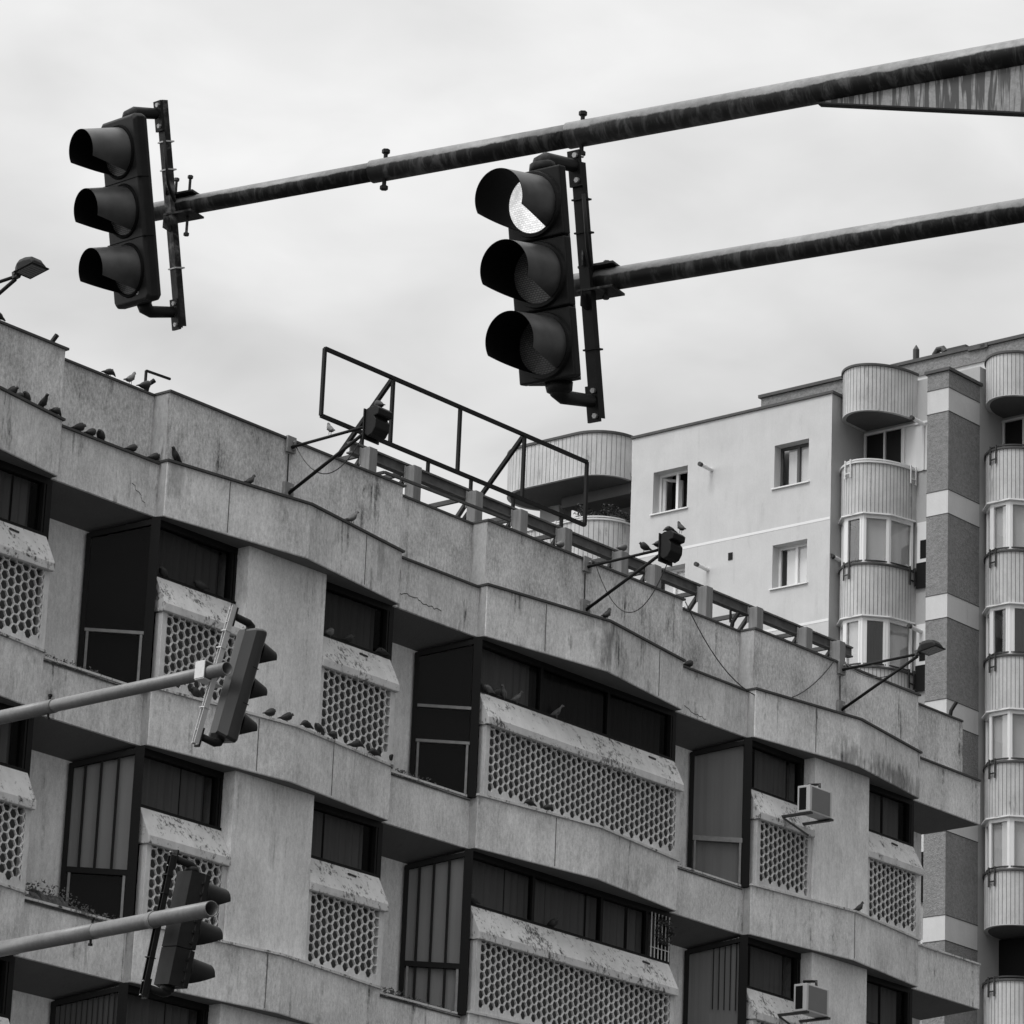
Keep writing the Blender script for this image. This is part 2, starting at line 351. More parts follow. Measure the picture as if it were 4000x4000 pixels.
# fascias: prow in front of every bay, flat between
ST1 = stained('stained_fascia_mid', [(2.5, HR - 1.4, .16, .42, .45)]); ST2 = stained('stained_fascia_right', [(9.0, HR - 1.75, .35, .28, .5), (10.6, HR - 1.72, 1.0, .25, .42)]); ST3 = stained('stained_fascia_left', [(-6.7, HR - 1.2, .18, .35, .6), (-2.5, HR - 1.3, .1, .4, .7)])
def fascia(k, i):
    s0, L, ty = MOD[i]; s1 = s0 + L; sm = s0 + L * 0.515
    z1 = -1.03 if k == 0 else -1.03 - PIT * k; z0 = -1.86 - PIT * k
    e0, pk = (0.05, 0.42) if k == 0 else (0.05, 0.36)
    nx = MOD[i + 1][0] if i < 4 else END
    m = MB(fo); m.prism([(s0, -0.72), (s0, e0), (sm, pk), (s1, e0), (s1, -0.72)], z0, z1 - 0.03)
    m.build('fascia', {(0, 3): ST1, (0, 4): ST2, (0, 2): ST3}.get((k, i), 'plaster'), off, bevel=0.012)
    q = MB(fo); q.box(s0 - .004, s0 - .0, -.098, e0 - .012, z0 + .005, z1 - .035); q.build('fascia_return', 'corner', off)  # same darkened skin, shading the fascia end by colour
    q = MB(fo); q.prism([(s0 + .012, -.7), (s0 + .012, e0 - .02), (sm, pk - .025), (s1 - .012, e0 - .02), (s1 - .012, -.7)], z0 - .004, z0 - .001); q.build('soffit', 'soffit', off)  # thin dark sheet puts shade on the prow underside
    c = MB(fo); c.prism([(s0 - 0.02, -0.3), (s0 - 0.02, e0 + 0.035), (sm, pk + 0.035), (s1 + 0.03, e0 + 0.03), (s1 + 0.03, -0.3)], z1 - 0.032, z1)
    c.prism([(s1 + 0.035, -0.35), (s1 + 0.035, -0.06), (nx - 0.025, -0.06), (nx - 0.025, -0.35)], z1 - 0.06, z1 - 0.03)
    c.build('ledge_coping', 'coping' if k == 0 else 'sill', off)
    # flat fascia of the recess with its sloping soffit
    a, b = s1 + 0.003, nx - 0.003
    m = MB(fo)
    A = [(a, -0.1, z0 + 0.01), (b, -0.1, z0 + 0.01), (b, -0.1, z1 - 0.06), (a, -0.1, z1 - 0.06)]
    bi = b if i < 4 else b - 0.9
    B = [(a, -0.74, z0 - 0.29), (bi, -0.74, z0 - 0.29), (bi, -0.74, z1 - 0.06), (a, -0.74, z1 - 0.06)]
    m.loft(A, B); m.build('recess_fascia', 'plaster', off)
    q = MB(fo); q.quad((a, -.12, z0 + .01 - .012), (b, -.12, z0 + .01 - .012), (bi, -.735, z0 - .29 - .0), (a, -.735, z0 - .29 - .0)); ob = q.build('sloping_soffit', 'soffit', off, recalc=False)  # another dark sheet, shade coloured onto the slope
for k in range(3):
    for i in range(5): fascia(k, i)
def crack(pts, t, w_=.007):
    rnd = random.Random(len(pts) + int(pts[0][0] * 10)); P = []
    for j in range(len(pts) - 1):
        for q in range(7): u = q / 7; P.append((pts[j][0] + (pts[j + 1][0] - pts[j][0]) * u + rnd.uniform(-.018, .018), pts[j][1] + (pts[j + 1][1] - pts[j][1]) * u + rnd.uniform(-.018, .018)))
    P.append(pts[-1]); m = MB(fo)
    for a, b in zip(P, P[1:]): m.loft([(a[0], t, a[1] - w_), (a[0], t + .004, a[1] - w_), (a[0], t + .004, a[1] + w_), (a[0], t, a[1] + w_)], [(b[0], t, b[1] - w_ * .7), (b[0], t + .004, b[1] - w_ * .7), (b[0], t + .004, b[1] + w_ * .7), (b[0], t, b[1] + w_ * .7)])
    m.build('crack', 'coping', off, recalc=False)
crack([(-1.9, -1.62), (-1.45, -1.60), (-1.2, -1.66), (-.85, -1.66)], -.101)
crack([(-7.4, -1.5), (-7.22, -1.62), (-7.12, -1.76)], -.101, .005)
crack([(5.1, -1.7), (5.3, -1.78), (5.7, -1.8)], -.101, .006)
for (s_, k_, i_) in ((-5.8, 0, 2), (-2.9, 0, 2), (1.2, 0, 3), (4.1, 0, 3), (-5.0, 1, 2), (-3.4, 1, 2), (1.6, 1, 3), (8.2, 0, 4), (9.24, 1, 4), (-4.6, 2, 2)):
    s0_, L_, _t = MOD[i_]; sm_ = s0_ + L_ * .515; pk_ = .42 if k_ == 0 else .36
    tt = .05 + (pk_ - .05) * ((s_ - s0_) / (sm_ - s0_) if s_ < sm_ else (s0_ + L_ - s_) / (s0_ + L_ - sm_))
    m = MB(fo); m.box(s_ - .006, s_ + .006, tt - .02, tt + .004, -1.83 - PIT * k_, -1.08 - PIT * k_); m.build('joint', 'screen_back', off)
# plain lower floors (below the picture)
m = MB(fo)
for k in range(3, 6):
    m.box(-21, END - 0.3, -0.7, 0.1, -1.86 - PIT * k, -1.03 - PIT * k)
m.build('lower_fascia', 'plaster', off)
# honeycomb screen: real hexagonal openings through a 7 cm concrete slab
def hexscreen(s0, s1, z0, z1, name='honeycomb_screen'):
    m = MB(fo); ax, az = 0.0815, 0.0795; ro = 1.0; ri = 0.885; tF, tB = 0.09, 0.058
    cw = 1.5 * ax; rh = 1.732 * az; nc = int((s1 - s0) / cw) + 3; nr = int((z1 - z0) / rh) + 2
    cs = [(math.cos(R(60 * j)), math.sin(R(60 * j))) for j in range(6)]
    for c in range(-1, nc):
        for r in range(-1, nr):
            cx = s0 + 0.03 + c * cw; cz = z1 - 0.04 - r * rh - (rh / 2 if c % 2 else 0)
            if cz < z0 - rh * 0.6: continue
            solid = cz - rh * 0.5 < z0 + 0.045
            o = [m.V(cx + ax * a, tF, cz + az * b) for a, b in cs]
            if solid: m.F(*o); continue
            i1 = [m.V(cx + ax * a * ri, tF, cz + az * b * ri) for a, b in cs]; i2 = [m.V(cx + ax * a * ri * 0.97, tB, cz + az * b * ri * 0.97) for a, b in cs]
            for j in range(6):
                n = (j + 1) % 6; m.F(o[j], o[n], i1[n], i1[j]); m.F(i1[j], i1[n], i2[n], i2[j])
    bis = [(fo(s0 + 0.1, 0, 0), (-1, 0, 0)), (fo(s1 - 0.1, 0, 0), (1, 0, 0)), (fo(0, 0, z0), (0, 0, -1)), (fo(0, 0, z1), (0, 0, 1))]
    ob = m.build(name, 'screen', off, recalc=False, bisect=bis)
    for a_ in (s0, s1 - 0.1):
        f = MB(fo); f.box(a_, a_ + 0.1, -0.05, 0.092, z0, z1); f.build('screen_frame', 'screen', off, bevel=0.008)
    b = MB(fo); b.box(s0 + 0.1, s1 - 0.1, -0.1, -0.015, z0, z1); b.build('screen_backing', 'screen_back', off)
    return ob
def slope_sill(s0, s1, k):
    z = -PIT * k; m = MB(fo)
    prof = [(-0.10, -2.695), (-0.06, -2.70), (0.155, -3.115), (0.155, -3.225), (0.05, -3.225), (-0.10, -3.2)]
    m.loft([(s0, t, zz + z) for t, zz in prof], [(s1, t, zz + z) for t, zz in prof]); m.build('sloping_sill', 'sill', off, bevel=0.01)
def hook(s, k):
    m = MB(fo); z = -PIT * k; m.bar(fo(s, 0.08, -2.79 + z), fo(s + 0.16, 0.08, -2.79 + z), 0.02); m2 = m
    mm = MB(); mm.bar(fo(s, 0.0, -2.79 + z), fo(s + 0.17, 0.0, -2.80 + z), 0.022); mm.build('drip_hook', 'rail_d', off)
def win(s0, s1, k, muls, cur, left_corner=True):
    z = -PIT * k; zt, zb = -1.86 + z, -2.70 + z; tg = -0.14
    f = MB(fo); f.box(s0, s1, tg - 0.06, tg + 0.05, zt - 0.10, zt); f.box(s0, s1, tg - 0.06, tg + 0.07, zb - 0.02, zb + 0.045)
    for s in muls: f.box(s - 0.03, s + 0.03, tg - 0.05, tg + 0.04, zb, zt - 0.08)
    f.box(s1 - 0.13, s1 - 0.003, tg - 0.05, tg + 0.045, zb, zt - 0.08)
    for q in (0.0, 0.05): f.box(s1 - 0.12 + q, s1 - 0.09 + q, tg + 0.045, tg + 0.065, zb, zt - 0.1)
    wn_ = f.build('window_frame', 'frame', off)
    p = MB(fo); p.quad((s0 + 0.02, tg, zb), (s1 - 0.1, tg, zb), (s1 - 0.1, tg, zt), (s0 + 0.02, tg, zt)); p.build('pane', 'glass', wn_, recalc=False)
    if cur:
        c = MB(fo); cl_ = MB(fo); n = int((s1 - s0) / 0.045); pts = []
        for j in range(n + 1):
            s = s0 + 0.05 + (s1 - s0 - 0.2) * j / n; pts.append((s, tg - 0.16 + 0.018 * math.sin(j * 1.7) + 0.01 * math.sin(j * 0.6)))
        for j in range(n):
            if cur == 'curtain' and (j * 7 + int(s0 * 10)) % 23 == 0: continue
            if cur == 'shade_dark' and j < n * .3: cl_.quad((pts[j][0], pts[j][1], zb - 0.05), (pts[j + 1][0], pts[j + 1][1], zb - 0.05), (pts[j + 1][0], pts[j + 1][1], zt + 0.1), (pts[j][0], pts[j][1], zt + 0.1)); continue
            c.quad((pts[j][0], pts[j][1], zb - 0.05), (pts[j + 1][0], pts[j + 1][1], zb - 0.05), (pts[j + 1][0], pts[j + 1][1], zt + 0.1), (pts[j][0], pts[j][1], zt + 0.1))
        c.build('curtain', cur, wn_, recalc=False)
        if cl_.v: cl_.build('curtain', 'curtain', wn_, recalc=False)
def recess_glass(i, k):
    s0 = MOD[i][0]; z = -PIT * k; zt, zb = -1.87 + z, -4.36 + z
    def g2(q, o, zz): return fo(s0 - q - o * 0.7071, -q + o * 0.7071, zz)      # q = depth along the 45 degree face, o = out of the face
    def gb(m, q0, q1, o0, o1, a0, a1, b0, b1):      # box along the face; top may slope with the soffit
        m.loft([g2(q0, o0, a0), g2(q0, o1, a0), g2(q0, o1, a1), g2(q0, o0, a1)], [g2(q1, o0, b0), g2(q1, o1, b0), g2(q1, o1, b1), g2(q1, o0, b1)])
    ztq = lambda q: zt - 0.02 - 0.29 * max(0, q - 0.06) / 0.64
    f = MB()
    gb(f, 0.0, 0.09, -0.05, 0.05, zb, zt, zb, zt - 0.02)
    gb(f, 0.66, Q, -0.04, 0.04, zb, ztq(.66), zb, ztq(Q))
    gb(f, 0.0, Q, -0.04, 0.045, ztq(0) - 0.07, ztq(0), ztq(Q) - 0.07, ztq(Q))
    rails = []; bars = []
    if k == 0 and i == 2: bars = [-3.56]
    elif k == 0 and i == 3: bars = [-3.0, -3.54]
    elif k == 0: bars = [-3.6]
    elif k == 1: bars = [-3.65]
    for b in bars:
        mm = MB() if k == 0 else f; hh = 0.022 if k == 0 else 0.04
        if i == 4 and k == 0: hh = 0.04
        gb(mm, 0.09, 0.66, -0.03, 0.05, b + z - hh, b + z + hh, b + z - hh, b + z + hh)
        if k == 0: rails.append(mm)
    if bars:
        b = bars[-1] + z
        
        for q in (.10, .62): mm = MB(); gb(mm, q, q + .025, 0.0, 0.045, zb, b, zb, b); rails.append(mm)
    if k == 1 and i in (2, 3, 1):
        for q in (0.24, 0.40, 0.55): gb(f, q - 0.013, q + 0.013, -0.03, 0.03, zb if i == 3 else -3.65 + z, ztq(q), zb if i == 3 else -3.65 + z, ztq(q))
    if k == 2 or (k == 1 and i == 4):
        for j in range(11 if k == 2 else 5):
            q = 0.12 + 0.05 * j * (1 if k == 2 else 1.3); gb(f, q - 0.005, q + 0.005, -0.02, 0.0, zb if k == 2 else -3.1 + z, ztq(q), zb if k == 2 else -3.1 + z, ztq(q))
    wf = f.build('bay_window', 'frame', off)
    for mm in rails: mm.build('sash_rail', 'oldmetal', wf)
    p = MB(); p.quad(g2(0.06, 0.01, zb), g2(Q, 0.01, zb), g2(Q, 0.01, ztq(Q)), g2(0.06, 0.01, ztq(0))); p.build('pane', 'glass', wf, recalc=False)
    cur = {(0, 4): ('curtain_b', 0), (1, 2): ('blind', 1), (1, 3): ('blind', 0), (1, 1): ('blind', 1), (1, 4): ('curtain_b', 0), (2, 1): ('curtain', 0), (2, 2): ('curtain', 0)}.get((k, i))
    if cur:
        c = MB(); zl = zb if not cur[1] else -3.65 + z
        n = 14
        for j in range(n):
            q0 = 0.07 + 0.6 * j / n; q1 = 0.07 + 0.6 * (j + 1) / n; a = -0.035 - 0.006 * (j % 2); b = -0.035 - 0.006 * ((j + 1) % 2)
            c.quad(g2(q0, a, zl), g2(q1, b, zl), g2(q1, b, ztq(q1)), g2(q0, a, ztq(q0)))
        c.build('curtain', M_cur[cur[0]], wf, recalc=False)
    # room behind
    r = MB(); r.quad(g2(0.05, -0.05, zb), g2(.68, -0.05, zb), g2(.68, -0.05, zt), g2(.05, -0.05, zt)); r.build('dark_room', 'dark', wf, recalc=False)
M_cur = {'curtain': M['curtain'], 'blind': M['blind'], 'curtain_b': pleats('grey_curtain', 0.55, 6)}
# rooms behind bay windows
for k in range(3):
    z = -PIT * k
    for i, (s0, L, ty) in enumerate(MOD):
        if i == 0 and k: continue
        s1 = s0 + L
        r = MB(fo); r.quad((s0, -0.45, -4.34 + z), (s1, -0.45, -4.34 + z), (s1, -0.45, -1.86 + z), (s0, -0.45, -1.86 + z))
        r.quad((s0, -0.12, -3.25 + z), (s1, -0.12, -3.25 + z), (s1, -0.12, -4.34 + z), (s0, -0.12, -4.34 + z)); r.build('room_back', 'dark', off, recalc=False)
        e = MB(fo); e.box(s1 - 0.004, s1 + 0.05, -0.72, -0.10, -4.3 + z, -1.88 + z); e.build('bay_end_wall', 'frame', off)
        recess_glass(i, k)
        cur = {2: 'shade', 3: 'shade_dark'}.get(i, 'curtain') if k == 0 else 'curtain'
        if k == 0 and i == 4: cur = 'curtain'
        if ty == 'wide':
            muls = [s0 + 1.55, s0 + 3.2] + ([s0 + 4.33] if (k == 1 and i == 3) else [])
            win(s0, s1, k, muls, cur)
            slope_sill(s0 + 0.04, s1 - 0.02, k); hexscreen(s0 + 0.07, s1 - 0.04, -4.31 + z, -3.225 + z); hook(s1 - 0.75, k)
        else:
            a, b = s0 + L * 0.333, s0 + L * 0.66
            p = MB(fo); p.box(a, b, -0.5, 0.13, -4.4 + z, -1.8 + z); p.build('pier', 'pier', off)
            jm = MB(fo); jm.box(a - 0.002, a + 0.002, -0.1, 0.128, -2.7 + z, -1.87 + z)
            win(s0, a, k, [], cur); win(b, s1, k, [], cur)
            slope_sill(s0 + 0.04, a - 0.004, k); slope_sill(b + 0.004, s1 - 0.02, k)
            hexscreen(s0 + 0.07, a - 0.004, -4.31 + z, -3.225 + z); hexscreen(b + 0.004, s1 - 0.04, -4.31 + z, -3.225 + z); hook(s1 - 0.75, k)
# iron grille and wreath in the end light of the middle wide window
g_ = MB()
for j in range(6): s = 4.40 + 0.09 * j; g_.bar(fo(s, -0.07, -2.66 - PIT), fo(s, -0.07, -1.95 - PIT), 0.014)
g_.bar(fo(4.38, -0.07, -2.5 - PIT), fo(4.87, -0.07, -2.5 - PIT), 0.012)
g_.build('window_grille', 'rail_w', off)

# weeds and leaf litter in the open ledge troughs of the recesses
for (s0, s1, k, hgt) in ((-1.95, -0.02, 0, 0.10), (-8.9, -6.95, 0, 0.10), (-8.9, -6.95, 1, 0.26), (-1.95, -0.02, 1, 0.12), (4.95, 6.75, 0, 0.05), (4.95, 6.75, 1, 0.03)):
    m = MB(fo); zb = -1.10 - PIT * (k + 1)
    n = 900
    for j in range(n):
        u = random.random(); s = s0 + (s1 - s0) * u; t = random.uniform(-0.62, -0.09)
        hh = hgt * (0.4 + 0.9 * math.exp(-((u - 0.3) / 0.3) ** 2)) * random.random()
        a = random.uniform(0, 6.28); l = random.uniform(0.015, 0.05)
        dx, dy = math.cos(a) * l, math.sin(a) * l; z0 = zb + hh
        m.quad((s, t, z0), (s + dx, t + dy, z0 + random.uniform(-.02, .03)), (s + dx + 0.015, t + dy - 0.01, z0 + random.uniform(0, .04)), (s + 0.015, t - 0.01, z0 + 0.02))
    NS = 70; hs = [hgt * (0.25 + 0.75 * math.exp(-((j / NS - 0.3) / 0.3) ** 2)) * random.uniform(.45, 1.0) for j in range(NS + 1)]
    rows = []
    for j in range(NS + 1):
        s = s0 + (s1 - s0) * j / NS; h = hs[j]; rows.append([m.V(s, -.085, zb - .03), m.V(s, -.11, zb + h * .45), m.V(s, -.2, zb + h * random.uniform(.7, 1)), m.V(s, -.4, zb + h * random.uniform(.8, 1.1)), m.V(s, -.68, zb + h * .5)])
    for j in range(NS):
        for c in range(4): m.F(rows[j][c], rows[j][c + 1], rows[j + 1][c + 1], rows[j + 1][c])
    ob = m.build('leaf_litter', 'debris', None, recalc=False); ob.matrix_world = off.matrix_world.copy()
    where = {(-1.95, 0): 'below the dark three-light bay glass at centre', (-8.9, 0): 'behind the upper traffic light arm at left', (-8.9, 1): 'heaped under the striped bay window at lower left', (-1.95, 1): 'below the striped bay window at lower centre', (4.95, 0): 'below the curtained bay window at right', (4.95, 1): 'on the lower right ledge by the air conditioner'}[(s0, k)]
    tag(ob, 'dry weeds and litter ' + where, 'leaf litter', kind='stuff')

# ------------------------------------------------------------------ rooftop sign frame
def pf(s, t, z): return Vector(fo(s, t, z))
sign = empty('sign_frame', off.matrix_world.copy())
tag(sign, 'empty rusty billboard frame on a steel beam and short timber posts behind the parapet', 'sign frame')
def loc_(m, name, mat, parent=sign, **k): return m.build(name, mat, parent, **k)
for s in (-1.84, -.82, .63, 1.72, 2.83, 4.27, 5.14, 6.53, 7.93, 9.34, 10.31):
    m = MB(fo); m.box(s - 0.08, s + 0.1, -0.92, -0.74, -0.55, 0.76); m.box(s - 0.085, s - 0.06, -0.95, -0.92, 0.5, 0.78)
    loc_(m, 'post', 'timber', bevel=0.01)
    m = MB(); m.bar(pf(s + 0.02, -0.97, 0.70), pf(s + 0.02, -2.1, 0.70), 0.05, 0.07); m.bar(pf(s + 0.02, -0.98, 0.66), pf(s + 0.02, -2.0, -0.5), 0.07, 0.05); loc_(m, 'brace', 'steel')
m = MB(fo); m.box(-2.1, 10.9, -0.99, -0.965, 0.66, 0.82); m.box(-2.1, 10.9, -1.05, -0.93, 0.80, 0.83); m.box(-2.1, 10.9, -1.05, -0.93, 0.645, 0.67)
loc_(m, 'beam', 'beam')
m = MB(); FZ0, FZ1 = 1.05, 2.12; sx = [-2.75, -1.19, .39, 1.96, 3.54]
m.bar(pf(sx[0], -1, FZ1), pf(sx[-1], -1, FZ1), 0.055); m.bar(pf(sx[0], -1, FZ0), pf(sx[-1], -1, FZ0), 0.055)
for s in sx: m.bar(pf(s, -1, FZ0), pf(s, -1, FZ1), 0.05)
loc_(m, 'billboard_frame', 'black')
for s in (-1.82, -.3, .72, 1.75, 2.95): m = MB(); m.bar(pf(s, -1, 0.82), pf(s, -1, FZ0), 0.045); loc_(m, 'stub', 'black')
for a, b in ((-1.19, -1.75), (1.96, 1.40)):
    m = MB(); m.bar(pf(a, -1.04, FZ1 - 0.03), pf(a, -3.6, -0.5), 0.06); loc_(m, 'back_brace', 'black')
m = MB(); m.bar(pf(-1.7, -.62, .385), pf(1.25, -.62, .43), 0.04); m.bar(pf(-1.7, -.62, .385), pf(-1.7, -1.2, .385), .04); m.bar(pf(1.25, -.62, .43), pf(1.25, -1.3, .43), .04); loc_(m, 'rail', 'steel')
for s in (3.0, 7.9):
    pass
# small pipes sticking over the recess parapets
for k, (s, lab) in enumerate(((-8.93, 'short dark pipe stub over the parapet step at far left'), (-7.02, 'bent dark pipe stub beside pigeons on the parapet'), (6.65, 'dark pipe stub on the parapet step near the middle of the roof'), (13.05, 'leaning dark pipe stub at the right end of the office roof'))):
    m = MB(); m.tube([pf(s, -0.42, -0.3), pf(s + 0.03, -0.36, 0.12), pf(s + 0.1, -0.3, 0.28 if k != 1 else 0.2)], 0.035, 8)
    if k in (1, 2): m.bar(pf(s + 0.02, -.4, .12), pf(s + 0.02, -.4, .34), .03); m.bar(pf(s + 0.02, -.4, .34), pf(s + .5, -.4, .36), .03)
    ob = m.build('pipe_stub', 'black'); ob.matrix_world = off.matrix_world.copy(); tag(ob, lab, 'pipe', 'pipe stubs on the office roof')

# ------------------------------------------------------------------ bracket lamps on the office parapet
def lamp(s, kind, label):
    root = empty('floodlight', off.matrix_world @ Matrix.Translation(pf(s, 0, -0.8)))
    tag(root, label, 'floodlight', 'floodlights on tripod rods fixed to the office parapet')
    iv = lambda p: Vector(p) - pf(s, 0, -0.8)
    L = lambda ds, t, z: iv(pf(s + ds, t, z))
    for z in (-0.12, -0.82):
        m = MB(); a = L(-0.09, 0.012, z - 0.1); b = L(0.09, 0.06, z + 0.14)
        m.box(a.x, b.x, b.y, a.y, a.z, b.z)
        for dz in (-.05, .06): m.tube([L(0.03, 0.06, z + dz), L(0.03, 0.1, z + dz)], 0.02, 6)
        m.build('wall_plate', 'oldmetal', root)
    m = MB(); m.tube([L(0, 0.05, -0.14), L(0, 1.58, -0.1)], 0.024, 8); m.tube([L(0, 0.05, -0.84), L(0, 1.58, -0.14)], 0.026, 8); m.build('rod', 'black', root, smooth=True)
    m = MB(); m.tube([L(-0.02, .03, -.72), L(-0.03, .03, -.25)], 0.012, 6); m.build('conduit', 'rail_d', root)
    # lamp body, built facing local -z then tilted
    tilt = R(-10) if kind == 'flat' else R(62)
    C_ = L(0, 1.60, -0.1 if kind == 'flat' else .0); sc0 = .74 if kind == 'flat' else .68
    def T(a, b, c):   # a along street, b outward, c up
        ca, sa = math.cos(tilt), math.sin(tilt); a, b, c = a * sc0, b * sc0, c * sc0; b, c = b * ca + c * sa, -b * sa + c * ca
        return (C_.x + a, C_.y - b, C_.z + c)
    if kind == 'down':
        prof = [(0, .10), (0, -.36), (.09, -.42), (.20, -.38), (.28, -.26), (.29, -.10), (.23, -.02), (.34, .0), (.36, .12), (.28, .19), (.10, .19), (0, .15)]
        D_ = lambda a, b, c: (C_.x + a, C_.y - b, C_.z - .02 + c)
        m = MB(D_); m.loft([(-.15, b * .72, c * .72) for b, c in prof], [(.15, b * .72, c * .72) for b, c in prof]); m.build('housing', 'black', root, bevel=.012)
        m = MB(D_); m.box(-.17, .17, -.022, -.002, -.33, .12); m.build('lens_frame', 'black', root)
        m = MB(D_); m.box(-.14, .14, -.027, -.023, -.30, .09); m.build('lens', 'lens_dim', root)
        m = MB(D_); m.box(-.05, .05, -.09, -.028, -.04, .05); m.build('clamp', 'steel', root)
        return
    m = MB(T); h = 0.19
    secs = [(0.02, .06, .02, .12), (0.1, .13, 0, .17), (0.2, h, -.02, .21), (.34, h, -.02, .2), (.5, h * .95, -.02, .15), (.56, h * .9, -.02, .05)]
    prev = None
    for (b, hw, z0, z1) in secs:
        ring = [(-hw, b, z0), (hw, b, z0), (hw, b, z0 + (z1 - z0) * .55), (hw * .6, b, z1), (-hw * .6, b, z1), (-hw, b, z0 + (z1 - z0) * .55)]
        ids = [m.V(*p) for p in ring]
        if prev:
            for j in range(6): m.F(prev[j], prev[(j + 1) % 6], ids[(j + 1) % 6], ids[j])
        else: m.F(*ids)
        prev = ids
    m.F(*prev[::-1]); m.build('housing', 'black', root, bevel=0.012)
    m = MB(T); m.box(-.21, .21, .12, .6, -.045, -.022); m.build('lens_frame', 'black', root, bevel=.006)
    m = MB(T); m.box(-.17, .17, .17, .56, -.049, -.046); m.build('lens', 'lens_dim', root)
    m = MB(T); m.box(-.05, .05, -.07, .04, -.03, .09); m.tube([Vector((-.08, 0, .03)), Vector((.08, 0, .03))], .03, 8); m.build('clamp', 'steel', root)
lamp(-4.44, 'down', 'tilted black floodlight with two pigeons near it, in front of the billboard frame')
lamp(2.37, 'down', 'tilted black floodlight with pigeons on it, in front of the white apartment wall')
lamp(9.21, 'flat', 'flat black floodlight in front of the stone clad tower pillar')
lamp(-11.36, 'flat', 'flat black floodlight against the sky at the left edge')

# ------------------------------------------------------------------ hanging cables
def cable(pts, r, label):
    m = MB(); m.tube([pf(*p) for p in pts], r, 6); ob = m.build('cable', 'rail_d'); ob.matrix_world = off.matrix_world.copy(); tag(ob, label, 'cable', 'thin cables hanging on the office parapet')
def sag(a, b, d, n=18):
    return [tuple(a[i] + (b[i] - a[i]) * k / n - (d * 4 * (k / n) * (1 - k / n) if i == 2 else 0) for i in range(3)) for k in range(n + 1)]
cable(sag((-4.42, .04, 0.0), (-4.42, 1.5, -.1), .62), .008, 'thin pale cable sagging under the floodlight by the billboard frame')
cable(sag((2.55, .04, 0.0), (2.45, 1.6, -.25), .85), .008, 'thin dark cable looping below the middle floodlight')
cable(sag((4.9, .03, -.05), (9.0, .04, -.03), 1.12, 24), .009, 'long thin cable drooping across the right part of the parapet')
cable(sag((9.3, .05, 0.0), (9.21, 1.5, -.15), .3), .008, 'thin cable under the right hand floodlight')

# ------------------------------------------------------------------ air conditioners
for k, lab in ((0, 'upper white air conditioner on the facade beside a narrow pier'), (1, 'lower white air conditioner near the bottom right of the facade')):
    z = -PIT * k - .08; s0 = 7.50; root = empty('air_conditioner', off.matrix_world @ Matrix.Translation(pf(s0, 0.4, -2.95 + z)))
    tag(root, lab, 'air conditioner', 'air conditioners on the office facade')
    m = MB(lambda a, b, c: (a, -b, c)); m.box(0, .62, 0.02, .27, 0.0, .45); m.build('casing', 'ac', root, bevel=.012)
    m = MB(lambda a, b, c: (a, -b, c)); m.box(-.004, .0, 0.06, .20, .04, .41); m.build('side_grille', 'frame', root)
    m = MB(lambda a, b, c: (a, -b, c)); m.box(.06, .56, .27, .275, .03, .42); m.build('fan_cover', 'ac_dark', root)
    m = MB(lambda a, b, c: (a, -b, c)); m.box(-.02, .05, -.3, .3, -.04, -.005); m.box(.56, .63, -.3, .3, -.04, -.005); m.bar((-.0, .25, -.4), (0, -.28, -.03), .03); m.build('bracket', 'rail_d', root)
    m = MB(); m.tube([(.5, -.1, .44), (.5, -.1, .58), (.58, 0.2, .62), (.75, .26, .6)], .025, 8); m.build('pipe', 'rail_d', root, smooth=True)
    m = MB(fo); m.quad((8.74, .1325, -2.0 + z), (8.82, .1325, -2.2 + z), (8.93, .1325, -2.4 + z), (8.90, .1325, -2.62 + z), (8.74, .1325, -2.6 + z), (8.72, .1325, -2.3 + z)); m.build('filler_patch', 'white', off, recalc=False)

# ------------------------------------------------------------------ wreath
m = MB(); cx, cz = 4.64, -2.23 - PIT
for j in range(420):
    a = random.uniform(0, 6.283); r = .17 + random.gauss(0, .03); p = pf(cx + r * math.cos(a), 0.0 + random.uniform(-.05, .04), cz + r * math.sin(a)); d = Vector((random.uniform(-1, 1), random.uniform(-1, 1), random.uniform(-1, 1))).normalized() * .035; e = Vector((random.uniform(-1, 1), random.uniform(-1, 1), random.uniform(-1, 1))).normalized() * .02
    m.quad(tuple(p), tuple(p + d), tuple(p + d + e), tuple(p + e))
ob = m.build('wreath', 'leaf', recalc=False); ob.matrix_world = off.matrix_world.copy(); tag(ob, 'dark round wreath hanging on the small window grille', 'wreath')

# ------------------------------------------------------------------ apartment tower: local x = b (away), y = -a
tow = empty('apartment_tower', frame(O2, D1, -NN, Z))
tag(tow, 'tall apartment tower with white end wall, round ribbed balconies and stone clad pillar', 'building')
ft = lambda a, b, z: (b, -a, z + HT)
FL = 2.77
